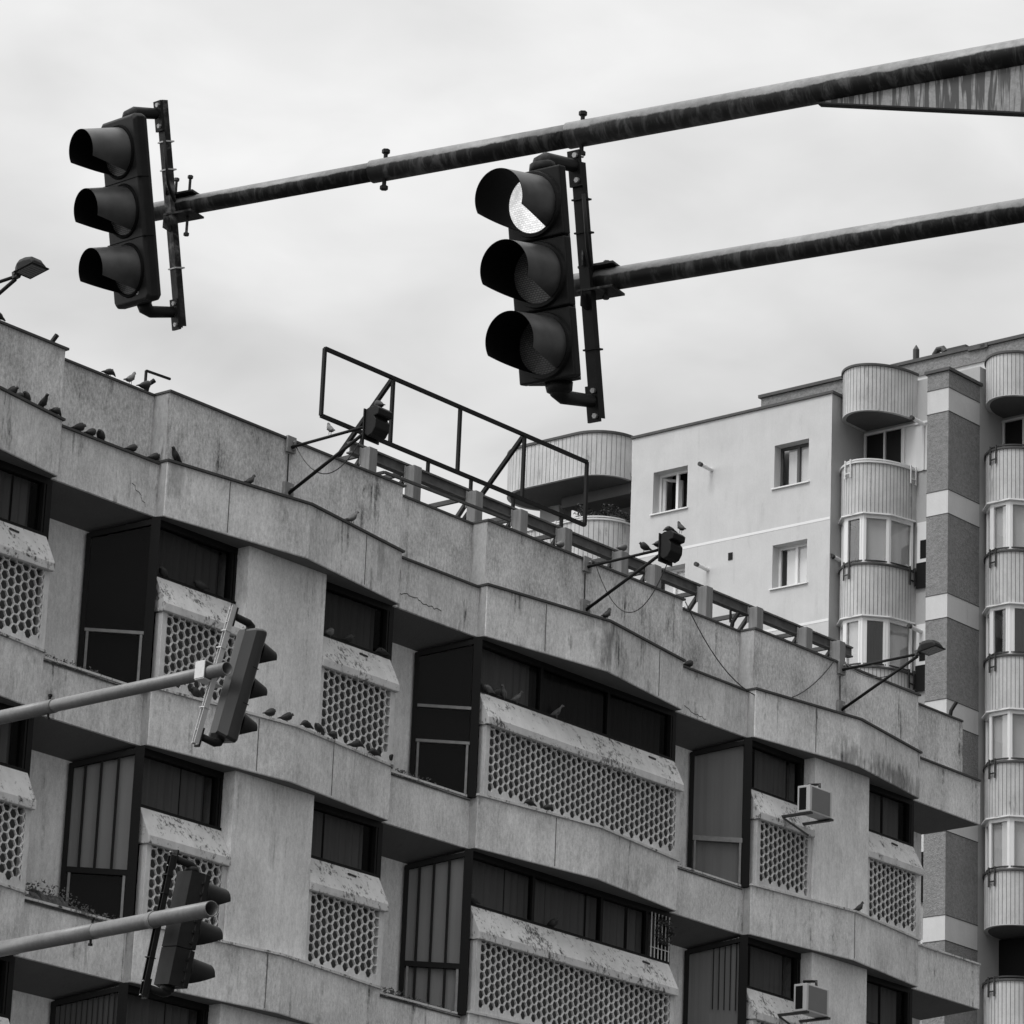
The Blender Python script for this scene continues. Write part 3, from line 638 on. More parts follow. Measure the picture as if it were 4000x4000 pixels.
# white end wall with window openings
wins = []
for k in range(5):
    wins += [(-9.60, -8.43, -.56 - 2.78 * k, -1.75 - 2.78 * k), (-5.53, -4.41, -.56 - 2.78 * k, -1.75 - 2.78 * k)]
m = MB(ft); W0, W1 = -10.36, -3.68; xs = [W0, -9.60, -8.43, -5.53, -4.41, W1]; zs = [.55]
for k in range(5): zs += [-.56 - 2.78 * k, -1.75 - 2.78 * k]
zs.append(-HT)
for ix in range(5):
    for iz in range(len(zs) - 1):
        if ix in (1, 3) and iz % 2 == 1: continue
        m.quad((xs[ix], 0, zs[iz]), (xs[ix + 1], 0, zs[iz]), (xs[ix + 1], 0, zs[iz + 1]), (xs[ix], 0, zs[iz + 1]))
dp = .33
for (a0, a1, z1, z0) in wins:
    m.quad((a0, 0, z1), (a1, 0, z1), (a1, dp, z1), (a0, dp, z1)); m.quad((a0, 0, z0), (a1, 0, z0), (a1, dp, z0), (a0, dp, z0))
    m.quad((a0, 0, z0), (a0, 0, z1), (a0, dp, z1), (a0, dp, z0)); m.quad((a1, 0, z0), (a1, 0, z1), (a1, dp, z1), (a1, dp, z0))
m.quad((W0, 0, .55), (W0, 3, .55), (W0, 3, -HT), (W0, 0, -HT)); m.quad((W0, 0, .55), (W1, 0, .55), (W1, 3, .55), (W0, 3, .55))
m.build('end_wall', 'white_wall', tow, recalc=False)
m = MB(ft); m.quad((W1, 0.0, .55), (W1, 1.44, .55), (W1, 1.44, -HT), (W1, 0.0, -HT)); m.build('side_wall', 'tower_side', tow, recalc=False)
m = MB(ft); m.box(W0 - .04, W1 + .05, -.05, 3, .55, .62); m.build('roof_edge', 'coping', tow)
for k in range(5):
    m = MB(ft); m.box(W0 + .003, W1 - .003, -.006, 0.0, -2.93 - FL * k, -2.86 - FL * k); m.build('joint_band', 'pvc', tow)
def tw_window(a0, a1, z1, z0, style):
    f = MB(ft); fm = 'pvc_dark' if style in ('dark',) else 'pvc'; y = dp - .05
    f.box(a0, a1, y, y + .07, z1 - .07, z1); f.box(a0, a1, y, y + .07, z0, z0 + .07); f.box(a0, a0 + .07, y, y + .07, z0 + .07, z1 - .07); f.box(a1 - .07, a1, y, y + .07, z0 + .07, z1 - .07)
    am = a0 + (a1 - a0) * .52; f.box(am - .04, am + .04, y - .003, y + .067, z0 + .07, z1 - .07)
    wf = f.build('window', fm, tow)
    s = MB(ft); s.box(a0 - .06, a1 + .05, -.06, .03, z0 - .045, z0 - .01); s.build('sill', 'pvc', wf)
    r = MB(ft); r.quad((a0, dp + .5, z0 - .3), (a1, dp + .5, z0 - .3), (a1, dp + .5, z1 + .2), (a0, dp + .5, z1 + .2)); r.build('dark_room', 'dark', wf, recalc=False)
    if style == 'open':
        o = MB(ft); aa = a0 + .08; bb = (a0 + .42, dp + .42)
        def sash(u0, u1, c0, c1):
            pa = (aa + (bb[0] - aa) * u0, dp + .42 * u0); pb = (aa + (bb[0] - aa) * u1, dp + .42 * u1)
            o.loft([(pa[0], pa[1], c0), (pa[0], pa[1] + .06, c0), (pa[0], pa[1] + .06, c1), (pa[0], pa[1], c1)], [(pb[0], pb[1], c0), (pb[0], pb[1] + .06, c0), (pb[0], pb[1] + .06, c1), (pb[0], pb[1], c1)])
        sash(0, .14, z0 + .08, z1 - .08); sash(.86, 1, z0 + .08, z1 - .08); sash(.14, .86, z1 - .16, z1 - .08); sash(.14, .86, z0 + .08, z0 + .16); o.build('open_sash', 'pvc', wf)
    else:
        p = MB(ft); p.quad((a0 + .05, dp, z0 + .05), (a1 - .05, dp, z0 + .05), (a1 - .05, dp, z1 - .05), (a0 + .05, dp, z1 - .05)); p.build('pane', 'glass_tower', wf, recalc=False)
        c = MB(ft); lo = .22
        yc = dp + .03
        c.quad((a0 + lo, yc, z0), (a1 - .05, yc, z0), (a1 - .05, yc, z1), (a0 + lo, yc, z1)); c.build('curtain', 'blind_w' if style == 'dark' else 'blind', wf, recalc=False)
for i, wv in enumerate(wins): tw_window(*wv, 'open' if i == 0 else 'dark' if i == 1 else 'half')
# main walls behind the balconies
m = MB(ft); m.box(W1 - .5, -.002, 1.44, 3.2, -HT, 1.0); m.box(-.6, 7, 2.55, 3.2, -HT, 1.0); m.build('balcony_wall', 'tower_side', tow)
# upper stucco parapet and white strip below it
m = MB(ft); m.box(-8.3, 9, 3.05, 3.6, 1.84, 2.24); m.build('rough_parapet', 'stone', tow)
m = MB(ft); m.box(-8.3, 9, 3.1, 14, -HT, 1.84); m.box(-11.2, -8.303, 3.1, 14, -HT, 0.0); m.build('main_wall', 'white_wall', tow)
m = MB(ft); m.box(-8.36, 9, 2.98, 3.7, 2.24, 2.33)
for j in range(33):
    a = -8.1 + j * .5 + random.uniform(-.2, .2)
    if random.random() < .6: continue
    m.box(a, a + random.uniform(.1, .8), 2.965, 3.03, 2.24 - random.uniform(.02, .07), 2.3)
m.build('roof_edge', 'coping', tow)
m = MB(ft); 
# pillar
z = [.45, 0.0]
m = MB(ft); m2 = MB(ft); m.box(-.66, 0, 0, 1.44, 0.0, .45)
for k in range(14):
    zt = -FL * k; zb = zt - .66; bq = MB(ft); bq.box(-.658, -.002, .002, 1.438, zb, zt); bq.build('pillar_band', 'band_light', tow); m.box(-.66, 0, 0, 1.44, zt - FL, zb)
m.build('stone_pillar', 'stone', tow)
m = MB(ft); m.box(-.72, .06, -.06, 1.5, .45, .53); m.build('pillar_cap', 'coping', tow)
for k in range(8):
    for zj in (-FL * k - .018, -FL * k - .66): m = MB(ft); m.box(-.668, .008, -.008, 1.446, zj, zj + .018); m.build('pillar_joint', 'coping', tow)
# round balconies
def arcpts(ac, bc, r, n=28, a0=180, a1=360):
    return [(ac + r * math.cos(R(a0 + (a1 - a0) * j / n)), bc + r * math.sin(R(a0 + (a1 - a0) * j / n))) for j in range(n + 1)]
def band(path, z0, z1, th, nm, mat, par, zc=None):
    m = MB(ft); n = len(path); rings = []
    for j, (a, b) in enumerate(path):
        p = path[max(j - 1, 0)]; q = path[min(j + 1, n - 1)]; dx, dy = q[0] - p[0], q[1] - p[1]; l = math.hypot(dx, dy); nx, ny = dy / l, -dx / l
        rings.append([m.V(a + nx * th[1], b + ny * th[1], z0), m.V(a + nx * th[1], b + ny * th[1], z1), m.V(a + nx * th[0], b + ny * th[0], z1), m.V(a + nx * th[0], b + ny * th[0], z0)])
    for j in range(n - 1):
        for c in range(4): m.F(rings[j][c], rings[j][(c + 1) % 4], rings[j + 1][(c + 1) % 4], rings[j + 1][c])
    m.F(*rings[0]); m.F(*rings[-1]); return m.build(nm, mat, par)
def resample(path, d):
    P = [Vector((a, b)) for a, b in path]; out = []; acc = 0; nxt = 0
    for j in range(len(P) - 1):
        L = (P[j + 1] - P[j]).length; t = (P[j + 1] - P[j]) / L
        while nxt <= acc + L: out.append((P[j] + t * (nxt - acc), t)); nxt += d
        acc += L
    return out
def balcony(path, z0, z1, lbl=None, cop='coping', lip=.06, slab=True, back=1.44, sp=.105):
    ob = band(path, z0, z1, (-.1, 0.0), 'balcony', 'drum', tow)
    band(path, z1, z1 + lip, (-.14, .045), 'coping', cop, ob)
    g1 = MB(ft); 
    for p, t in resample(path, sp)[1:-1]:
        nx, ny = t.y, -t.x; w_ = .007
        g1.quad((p.x - t.x * w_ + nx * .003, p.y - t.y * w_ + ny * .003, z0 + .02), (p.x + t.x * w_ + nx * .003, p.y + t.y * w_ + ny * .003, z0 + .02), (p.x + t.x * w_ + nx * .003, p.y + t.y * w_ + ny * .003, z1 - .01), (p.x - t.x * w_ + nx * .003, p.y - t.y * w_ + ny * .003, z1 - .01))
    g1.build('panel_joint', 'groove', ob, recalc=False)
    if slab:
        s = MB(ft); cxm = sum(p[0] for p in path) / len(path); pts = [(a + (cxm - a) * .02, b + .02) for a, b in path]
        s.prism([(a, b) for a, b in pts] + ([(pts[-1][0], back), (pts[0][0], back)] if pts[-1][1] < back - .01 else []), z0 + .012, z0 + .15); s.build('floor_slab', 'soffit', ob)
    return ob
def rail(path, z, mat, ob):
    band([p for p in path], z + .10, z + .135, (-.07, -.03), 'handrail', mat, ob)
def hbracket(a, b, t, z1, mat, ob):
    m = MB(); nx, ny = t.y, -t.x
    for s in (-.1, .1):
        x, y = a + t.x * s + nx * .05, b + t.y * s + ny * .05
        m.bar(ft(x, y, z1 + .12), ft(x, y, z1 - .38), .035)
    m.bar(ft(a - t.x * .1 + nx * .05, b - t.y * .1 + ny * .05, z1 - .25), ft(a + t.x * .1 + nx * .05, b + t.y * .1 + ny * .05, z1 - .25), .03)
    m.build('rail_bracket', mat, ob)
def glazing(ac, bc, r, z0, z1, seed, par):
    angs = [186, 222, 250, 288, 322, 356]; rnd = random.Random(seed); m = MB(ft); P = [(ac + r * math.cos(R(a)), bc + 1.48 * math.sin(R(a))) for a in angs]
    pn = MB(ft); bl = MB(ft); bl2 = MB(ft); dk = MB(ft)
    for j in range(5):
        A, B = P[j], P[j + 1]; t = Vector((B[0] - A[0], B[1] - A[1])); L = t.length; t /= L; nx, ny = t.y, -t.x
        def bx(u0, u1, c0, c1, o0=-.07, o1=0.0, mm=m):
            q = [(A[0] + t.x * u + nx * o, A[1] + t.y * u + ny * o) for u, o in ((u0, o0), (u1, o0), (u1, o1), (u0, o1))]; mm.prism(q, c0, c1)
        bx(0, .07, z0, z1); bx(L - .07, L, z0, z1); bx(.07, L - .07, z1 - .09, z1); bx(.07, L - .07, z0, z0 + .07)
        sty = rnd.choice('wwgdgdo')
        fr = .05
        if sty in 'gd': bx(.07 + .0, .07 + fr, z0 + .07, z1 - .09, -.06, .012); bx(L - .07 - fr, L - .07, z0 + .07, z1 - .09, -.06, .012)
        if L > .75: pass
        bx(.07, L - .07, z0 + .07, z1 - .09, -.05, -.045, pn)
        tgt = {'w': bl, 'o': bl, 'g': bl2}.get(sty)
        if tgt: bx(.05, L - .05, z0, z1, -.14, -.12, tgt)
        bx(0.0, L, z0, z1, -.5, -.48, dk)
    ob = m.build('balcony_glazing', 'pvc', par); pn.build('pane', 'glass_tower', ob)
    if bl.v: bl.build('blind', 'blind_w', ob)
    if bl2.v: bl2.build('grey_blind', 'blind', ob)
    dk.build('dark_room', 'dark', ob)
    band([(a, b) for a, b in P], z1, z1 + .035, (-.1, .1), 'head_flashing', 'pvc', ob)
Rr = .97
for di, (ac, n0, bc) in enumerate(((-2.93, 6, 1.44), (.84, 9, 2.55))):
    ell = lambda dg, k_=1.0: (ac + Rr * k_ * math.cos(R(dg)), bc + 1.5 * k_ * math.sin(R(dg)))
    path = [ell(180 + 180 * j / 34) for j in range(35)]
    if di == 0: path = [(max(a, -3.675), b) for a, b in path]
    balcony(path, -.12, 1.12 if di == 0 else 1.04, back=bc)
    for k in range(1, n0):
        z1 = -1.57 - FL * (k - 1); z0 = -.17 - FL * k
        pale = (di == 0 and k == 1)
        ob = balcony(path, z0, z1, cop='coping' if not pale else 'rail_w', lip=.05, back=bc)
        rail(path, z1, 'rail_w' if pale else 'rail_d', ob)
        for dg in (262, 352):
            p = Vector(ell(dg)); t = (Vector(ell(dg + 1)) - p).normalized(); hbracket(p.x, p.y, t, z1, 'rail_w' if pale else 'rail_d', ob)
        if k >= 1 and not (di == 1 and k == 5):
            glazing(ac, bc, Rr - .02, z0 - 1.37, z0 - .03, k * 7 + di * 3 + 1, tow)
# windows in the recessed wall under the roof drums and beside them
for (a0, a1, db) in ((-3.6, -.7, 0), (-.6, 4, 1.11)):
    f = MB(ft); z1, z0 = -.20, -1.55
    f.box(a0, a1, 1.36 + db, 1.43 + db, z1 - .06, z1); x = a0
    while x < a1: f.box(x, x + .05, 1.36 + db, 1.43 + db, z0, z1 - .06); x += .62
    ob = f.build('window', 'rail_w', tow)
    p = MB(ft); p.quad((a0, 1.42 + db, z0), (a1, 1.42 + db, z0), (a1, 1.42 + db, z1), (a0, 1.42 + db, z1)); p.build('pane', 'frame', ob, recalc=False)
    if db == 0:
        q = MB(ft); q.box(-3.0 + .62 * .9, a1, 1.40, 1.415, z0, z1 - .06); q.build('blind', 'blind_w', ob)
for k in range(1, 6):
    f = MB(ft); f.box(-1.9, -.7, 1.40, 1.435, -1.0 - FL * k - .3, -.3 - FL * k + .1); ob = f.build('window', 'pvc', tow)
    p = MB(ft); p.box(-1.8, -1.35, 1.39, 1.399, -1.0 - FL * k - .2, -.7 - FL * k); p.build('pane', 'frame', ob)
    f = MB(ft); f.box(-1.9, -.7, 1.36, 1.39, -2.0 - FL * k, -1.32 - FL * k); f.build('grille', 'frame', tow)
m = MB(ft); m.box(-.9, 4, 2.40, 2.48, -15.55, -14.05); m.build('loggia_shade_panel', 'frame', tow)  # solid dark panel stands in for the shade inside the loggia
m = MB(ft); m.box(-.62, -.14, 2.5, 2.549, -HT, -.75); m.build('rough_strip', 'stone', tow)
# left corner balconies
pL = arcpts(-14.35, 1.15, 1.1, 22, 90, 270) + arcpts(-12.4, 1.15, 1.1, 14, 270, 360)
ob = balcony(pL, -.14, 1.08, lip=.07, back=3.0, sp=.14)
s = MB(ft); s.prism([(a * .998 - .025, b + .02) for a, b in pL] + [(-11.32, 3.0), (-14.35, 3.0)], -.13, -.02); s.build('floor_slab', 'soffit', ob)
m = MB(ft); m.box(-13.9, -10.4, 1.3, 1.6, -.45, -.14); m.build('beam', 'soffit', tow)
for k in (1, 2, 3):
    z1 = -1.45 - FL * (k - 1); z0 = -.13 - FL * k
    ob = balcony(pL, z0, z1, cop='rail_w', lip=.05, back=3.0, sp=.14); rail(pL, z1, 'rail_w', ob)
    p, t = resample(pL, .02)[int(len(resample(pL, .02)) * .66)]; hbracket(p.x, p.y, t, z1, 'rail_w', ob)
m = MB(ft); m.box(-15.05, -14.35, 1.75, 2.3, -HT, -.13); m.build('corner_pillar', 'tower_side', tow)
m = MB(ft); m.box(-14.3, -10.3, 3.0, 3.3, -HT, 1.2); m.build('balcony_wall', 'tower_side', tow)
m = MB(ft); m.box(-12.7, -10.5, 2.97, 2.995, -2.3, -.55); m.build('balcony_door', 'frame', tow)
# bushy plants along the balcony
for (a0, a1, hh, n, lab) in ((-12.5, -10.9, .5, 1500, 'bushy dark plant spilling over the white balcony rail'), (-13.6, -12.55, .16, 500, 'low dark plants along the left part of the balcony rail')):
    m = MB(ft)
    for j in range(n):
        u = random.random(); a = a0 + (a1 - a0) * u; h = hh * (.45 + .55 * math.sin(u * 7 + 1) ** 2) * random.random() ** .8
        b = .15 + random.uniform(0, .5) + (max(0, a + 12.4) ** 2 * .7); z = -1.42 + h
        d = Vector((random.uniform(-1, 1), random.uniform(-1, 1), random.uniform(-1, 1))).normalized() * random.uniform(.04, .09); e = Vector((random.uniform(-1, 1), random.uniform(-1, 1), random.uniform(-1, 1))).normalized() * .04
        m.quad((a, b, z), (a + d.x, b + d.y, z + d.z), (a + d.x + e.x, b + d.y + e.y, z + d.z + e.z), (a + e.x, b + e.y, z + e.z))
    ob = m.build('balcony_plant', 'leaf', recalc=False); ob.matrix_world = tow.matrix_world.copy(); tag(ob, lab, 'plant', 'balcony plants')
# flue pipes
for (a, b, z, l, lab) in ((-7.62, 0, -.85, .45, 'white flue pipe right of the open window'), (-7.66, 0, -3.65, .45, 'white flue pipe beside the lower left window'), (-1.7, 1.42, -.3, .55, 'white flue pipe under the round roof balcony'), (-3.66, .5, -3.95, .35, 'white flue pipe at the edge of the white wall'), (-1.75, 1.42, -5.95, .5, 'white flue pipe beside the stone pillar')):
    root = empty('flue_pipe', tow.matrix_world @ Matrix.Translation(Vector(ft(a, b, z)))); tag(root, lab, 'flue pipe', 'flue pipes on the apartment tower')
    m = MB(); m.tube([(0, 0, 0), (-l, .0, .02)], .055, 12); m.build('pipe', 'pvc', root, smooth=False)
    m = MB(); m.tube([(-l, 0, .02), (-l - .1, 0, .024)], .06, 12); m.build('cap', 'rail_d', root)
m = MB(ft); m.box(-6.98, -6.84, -.02, .0, -3.5, -3.3); m.build('wall_vent', 'frame', tow)
# things on the tower roof
m = MB(ft); m.tube([Vector((-3.3, 3.3, 2.3)), Vector((-3.3, 3.3, 2.72)), Vector((-3.3, 3.3, 2.86))], [.09, .09, .01], 10)
ob = m.build('roof_pipe', 'rail_d'); ob.matrix_world = tow.matrix_world.copy(); tag(ob, 'pointed dark vent pipe on the tower roof edge', 'pipe')
m = MB(ft); m.tube([Vector((-2.75, 3.4, 2.3)), Vector((-2.75, 3.4, 2.5)), Vector((-2.65, 3.4, 2.62)), Vector((-2.5, 3.4, 2.62)), Vector((-2.42, 3.4, 2.5))], .09, 10); m.box(-2.3, -1.7, 3.3, 3.7, 2.3, 2.55)
ob = m.build('roof_vent', 'rail_d'); ob.matrix_world = tow.matrix_world.copy(); tag(ob, 'curved dark roof vent beside the pointed pipe on the tower', 'vent')

# ------------------------------------------------------------------ pigeons
def pigeon_mesh(kind):
    m = MB()
    # stations: x forward, z up, half width, half height
    if kind == 'up':    st = [(-.155, .045, .012, .006), (-.10, .068, .022, .012), (-.05, .09, .042, .038), (0, .115, .052, .052), (.045, .145, .046, .05), (.065, .185, .034, .036), (.072, .212, .028, .028), (.085, .228, .024, .024), (.103, .226, .015, .015), (.128, .226, .003, .003)]
    elif kind == 'tuck': st = [(-.15, .06, .013, .006), (-.10, .075, .024, .014), (-.05, .09, .048, .042), (0, .105, .058, .058), (.045, .118, .054, .058), (.075, .115, .036, .04), (.09, .15, .024, .024), (.105, .146, .012, .012), (.118, .138, .004, .004)]
    else:               st = [(-.16, .05, .012, .006), (-.10, .065, .025, .014), (-.05, .082, .045, .04), (0, .092, .05, .048), (.05, .1, .04, .042), (.085, .09, .024, .028), (.105, .075, .02, .02), (.12, .06, .014, .014), (.14, .045, .003, .003)]
    prev = None
    for (x, z, hw, hh) in st:
        ids = [m.V(x, hw * 1.12 * math.cos(2 * math.pi * j / 10), z - .012 + hh * 1.15 * math.sin(2 * math.pi * j / 10)) for j in range(10)]
        if prev:
            for j in range(10): m.F(prev[j], prev[(j + 1) % 10], ids[(j + 1) % 10], ids[j])
        else: m.F(*ids)
        prev = ids
    m.F(*prev[::-1])
    for sg in (-1, 1):   # folded wing and leg
        m.loft([(.04, sg * .045, .13), (.04, sg * .052, .09), (.02, sg * .05, .075)], [(-.14, sg * .012, .058), (-.14, sg * .018, .052), (-.13, sg * .014, .048)])
        m.tube([(.005, sg * .02, .07), (.01, sg * .02, 0)], .005, 5)
    me = m.build('tmp', 'bird'); me.data.shade_smooth(); d = me.data; bpy.data.objects.remove(me); return d
PM = {k: pigeon_mesh(k) for k in ('up', 'tuck', 'peck')}
PG = {}
for k, d in PM.items():
    d2 = d.copy(); d2.materials.clear(); d2.materials.append(M['bird_grey']); PG[k] = d2
offM = off.matrix_world.copy()
fz = lambda k: -1.03 - PIT * k
BIRDS = [  # s, t, z, pose, heading deg (0 = facing right along street), pale, label
 (-9.92, .08, fz(0), 'tuck', 80, 0, 'round dark pigeon at the far left of the top ledge row'),
 (-9.75, .06, fz(0), 'peck', 10, 0, 'small pigeon pecking behind the leftmost round pigeon'),
 (-9.64, .08, fz(0), 'tuck', 150, 0, 'pigeon preening, third on the far left top ledge'),
 (-9.34, .08, fz(0), 'up', 80, 0, 'upright pigeon seen from behind on the far left top ledge'),
 (-9.06, .05, fz(0), 'peck', 0, 0, 'pigeon with raised wing stripes at the end of the far left ledge'),
 (-8.44, -.14, fz(0) - .03, 'tuck', 20, 0, 'hunched pigeon first on the second ledge step'),
 (-8.21, -.14, fz(0) - .03, 'tuck', 0, 0, 'striped pigeon in the middle of three on the second ledge step'),
 (-8.02, -.14, fz(0) - .03, 'tuck', 160, 0, 'pigeon touching its neighbour, third on the second ledge step'),
 (-7.42, -.14, fz(0) - .03, 'tuck', 0, 0, 'lone black pigeon with lowered head on the second ledge step'),
 (-6.98, -.14, fz(0) - .03, 'tuck', 10, 0, 'black pigeon squeezed beside the cracked ledge corner'),
 (-6.72, .03, fz(0), 'up', 180, 0, 'black pigeon leaning left on the cracked ledge corner'),
 (-5.38, .18, fz(0), 'up', 0, 0, 'pigeon alone on the ledge below the first floodlight'),
 (-3.30, .26, fz(0), 'up', 0, 1, 'grey and white pigeon on the ledge bend below the billboard'),
 (-7.80, -.3, -.01, 'peck', 0, 0, 'pigeon crouching on the roof edge, left of three'),
 (-7.39, -.3, -.01, 'up', 0, 1, 'pale pigeon standing on the roof edge, middle of three'),
 (-7.10, -.3, -.01, 'tuck', 0, 0, 'pigeon beside the bent pipe on the roof edge'),
 (-10.2, -.0, .0, 'peck', 180, 0, 'pigeon cut off by the left edge on the highest parapet'),
 (1.77, -.02, .0, 'tuck', 0, 1, 'pale striped pigeon resting on the parapet in front of the curved balcony'),
 (4.30, -.82, .76, 'tuck', 0, 1, 'pale pigeon resting on a timber post top'),
 (2.50, .36, fz(0), 'up', 0, 0, 'black pigeon above the wet stain on the long ledge'),
 (5.25, -.14, fz(0) - .03, 'tuck', 0, 0, 'pigeon crouching by the step at the right end of the long ledge'),
 (-6.71, -.075, -2.685, 'tuck', 160, 0, 'left pigeon on the window sill behind the left traffic light'),
 (-5.97, -.075, -2.685, 'tuck', 200, 0, 'right pigeon on the window sill behind the left traffic light'),
 (-3.50, -.075, -2.685, 'up', 90, 0, 'dark pigeon in the left corner of the narrow centre window sill'),
 (-3.29, -.075, -2.685, 'tuck', 0, 1, 'pale speckled pigeon on the narrow centre window sill'),
 (-2.89, -.075, -2.685, 'tuck', 20, 0, 'dark round pigeon in the middle of the narrow centre sill'),
 (-2.15, -.075, -2.685, 'peck', 200, 0, 'low pigeon at the right end of the narrow centre sill'),
 (.10, -.075, -2.685, 'up', 180, 0, 'darkest pigeon in the corner of the long window sill'),
 (.28, -.075, -2.685, 'tuck', 200, 1, 'whitest pigeon of the huddle on the long window sill'),
 (.45, -.075, -2.685, 'tuck', 20, 0, 'preening pigeon in the middle of the huddle on the long sill'),
 (.63, -.075, -2.685, 'up', 150, 1, 'silver winged pigeon at the right of the huddle'),
 (.93, -.075, -2.685, 'up', 10, 1, 'grey pigeon standing just right of the huddle on the long sill'),
 (1.90, -.075, -2.685, 'up', 60, 1, 'lone pigeon with a white chest on the long window sill'),
 (.12, -.075, -2.685 - PIT, 'tuck', 180, 0, 'dark pigeon in the corner of the lower long window sill'),
 (1.99, -.075, -2.685 - PIT, 'tuck', 80, 0, 'round black pigeon alone on the lower long window sill'),
 (-6.11, .12, fz(1), 'tuck', 180, 0, 'speckled pigeon under the honeycomb screen beside the left traffic light'),
 (-4.81, .3, fz(1), 'tuck', 10, 0, 'hunched pigeon next to the visors of the left traffic light'),
 (-4.51, .34, fz(1), 'tuck', 30, 0, 'fluffed pigeon with spread tail, second in the middle ledge row'),
 (-4.10, .34, fz(1), 'peck', 180, 0, 'low pigeon, third in the middle ledge row'),
 (-3.82, .32, fz(1), 'tuck', 170, 0, 'small round pigeon, fourth in the middle ledge row'),
 (-3.50, .3, fz(1), 'peck', 0, 0, 'black pigeon at the foot of the pier by the centre screen'),
 (-2.91, .22, fz(1), 'peck', 20, 0, 'pigeon standing against the honeycomb below the centre sill'),
 (-2.45, .15, fz(1), 'peck', 180, 0, 'black pigeon near the right edge of the centre honeycomb'),
 (-2.02, .04, fz(1), 'tuck', 90, 0, 'pale round pigeon at the end of the middle ledge row'),
 (1.02, .2, fz(1), 'peck', 180, 0, 'left pigeon below the long honeycomb screen'),
 (1.40, .24, fz(1), 'peck', 0, 0, 'right pigeon below the long honeycomb screen'),
 (9.44, .3, fz(1), 'up', 0, 0, 'upright black pigeon on the ledge under the right pier'),
 (-4.44, .80, -.095, 'up', -70, 1, 'pigeon perched half way along the first floodlight rod'),
 (-4.42, 1.70, .115, 'tuck', -90, 0, 'pigeon sitting on top of the first floodlight'),
 (2.37, 1.18, -.085, 'tuck', 200, 0, 'left pigeon on the rod of the middle floodlight'),
 (2.37, 1.44, -.08, 'tuck', 0, 0, 'right pigeon on the rod of the middle floodlight'),
 (2.36, 1.67, .115, 'peck', 200, 0, 'dark pigeon lying on top of the middle floodlight'),
 (2.42, 1.84, .115, 'up', -60, 0, 'upright pigeon on the outer end of the middle floodlight'),
]
for (s, t, z_, pose, hd, pale, lab) in BIRDS:
    o = bpy.data.objects.new('pigeon', (PG if pale else PM)[pose]); col.objects.link(o)
    sc_ = random.uniform(.84, .96)
    o.matrix_world = offM @ Matrix.Translation(pf(s, t, z_)) @ Matrix.Rotation(R(-hd + random.uniform(-12, 12)), 4, 'Z') @ Matrix.Scale(sc_, 4)
    tag(o, lab, 'pigeon', 'pigeons perched on the office building')

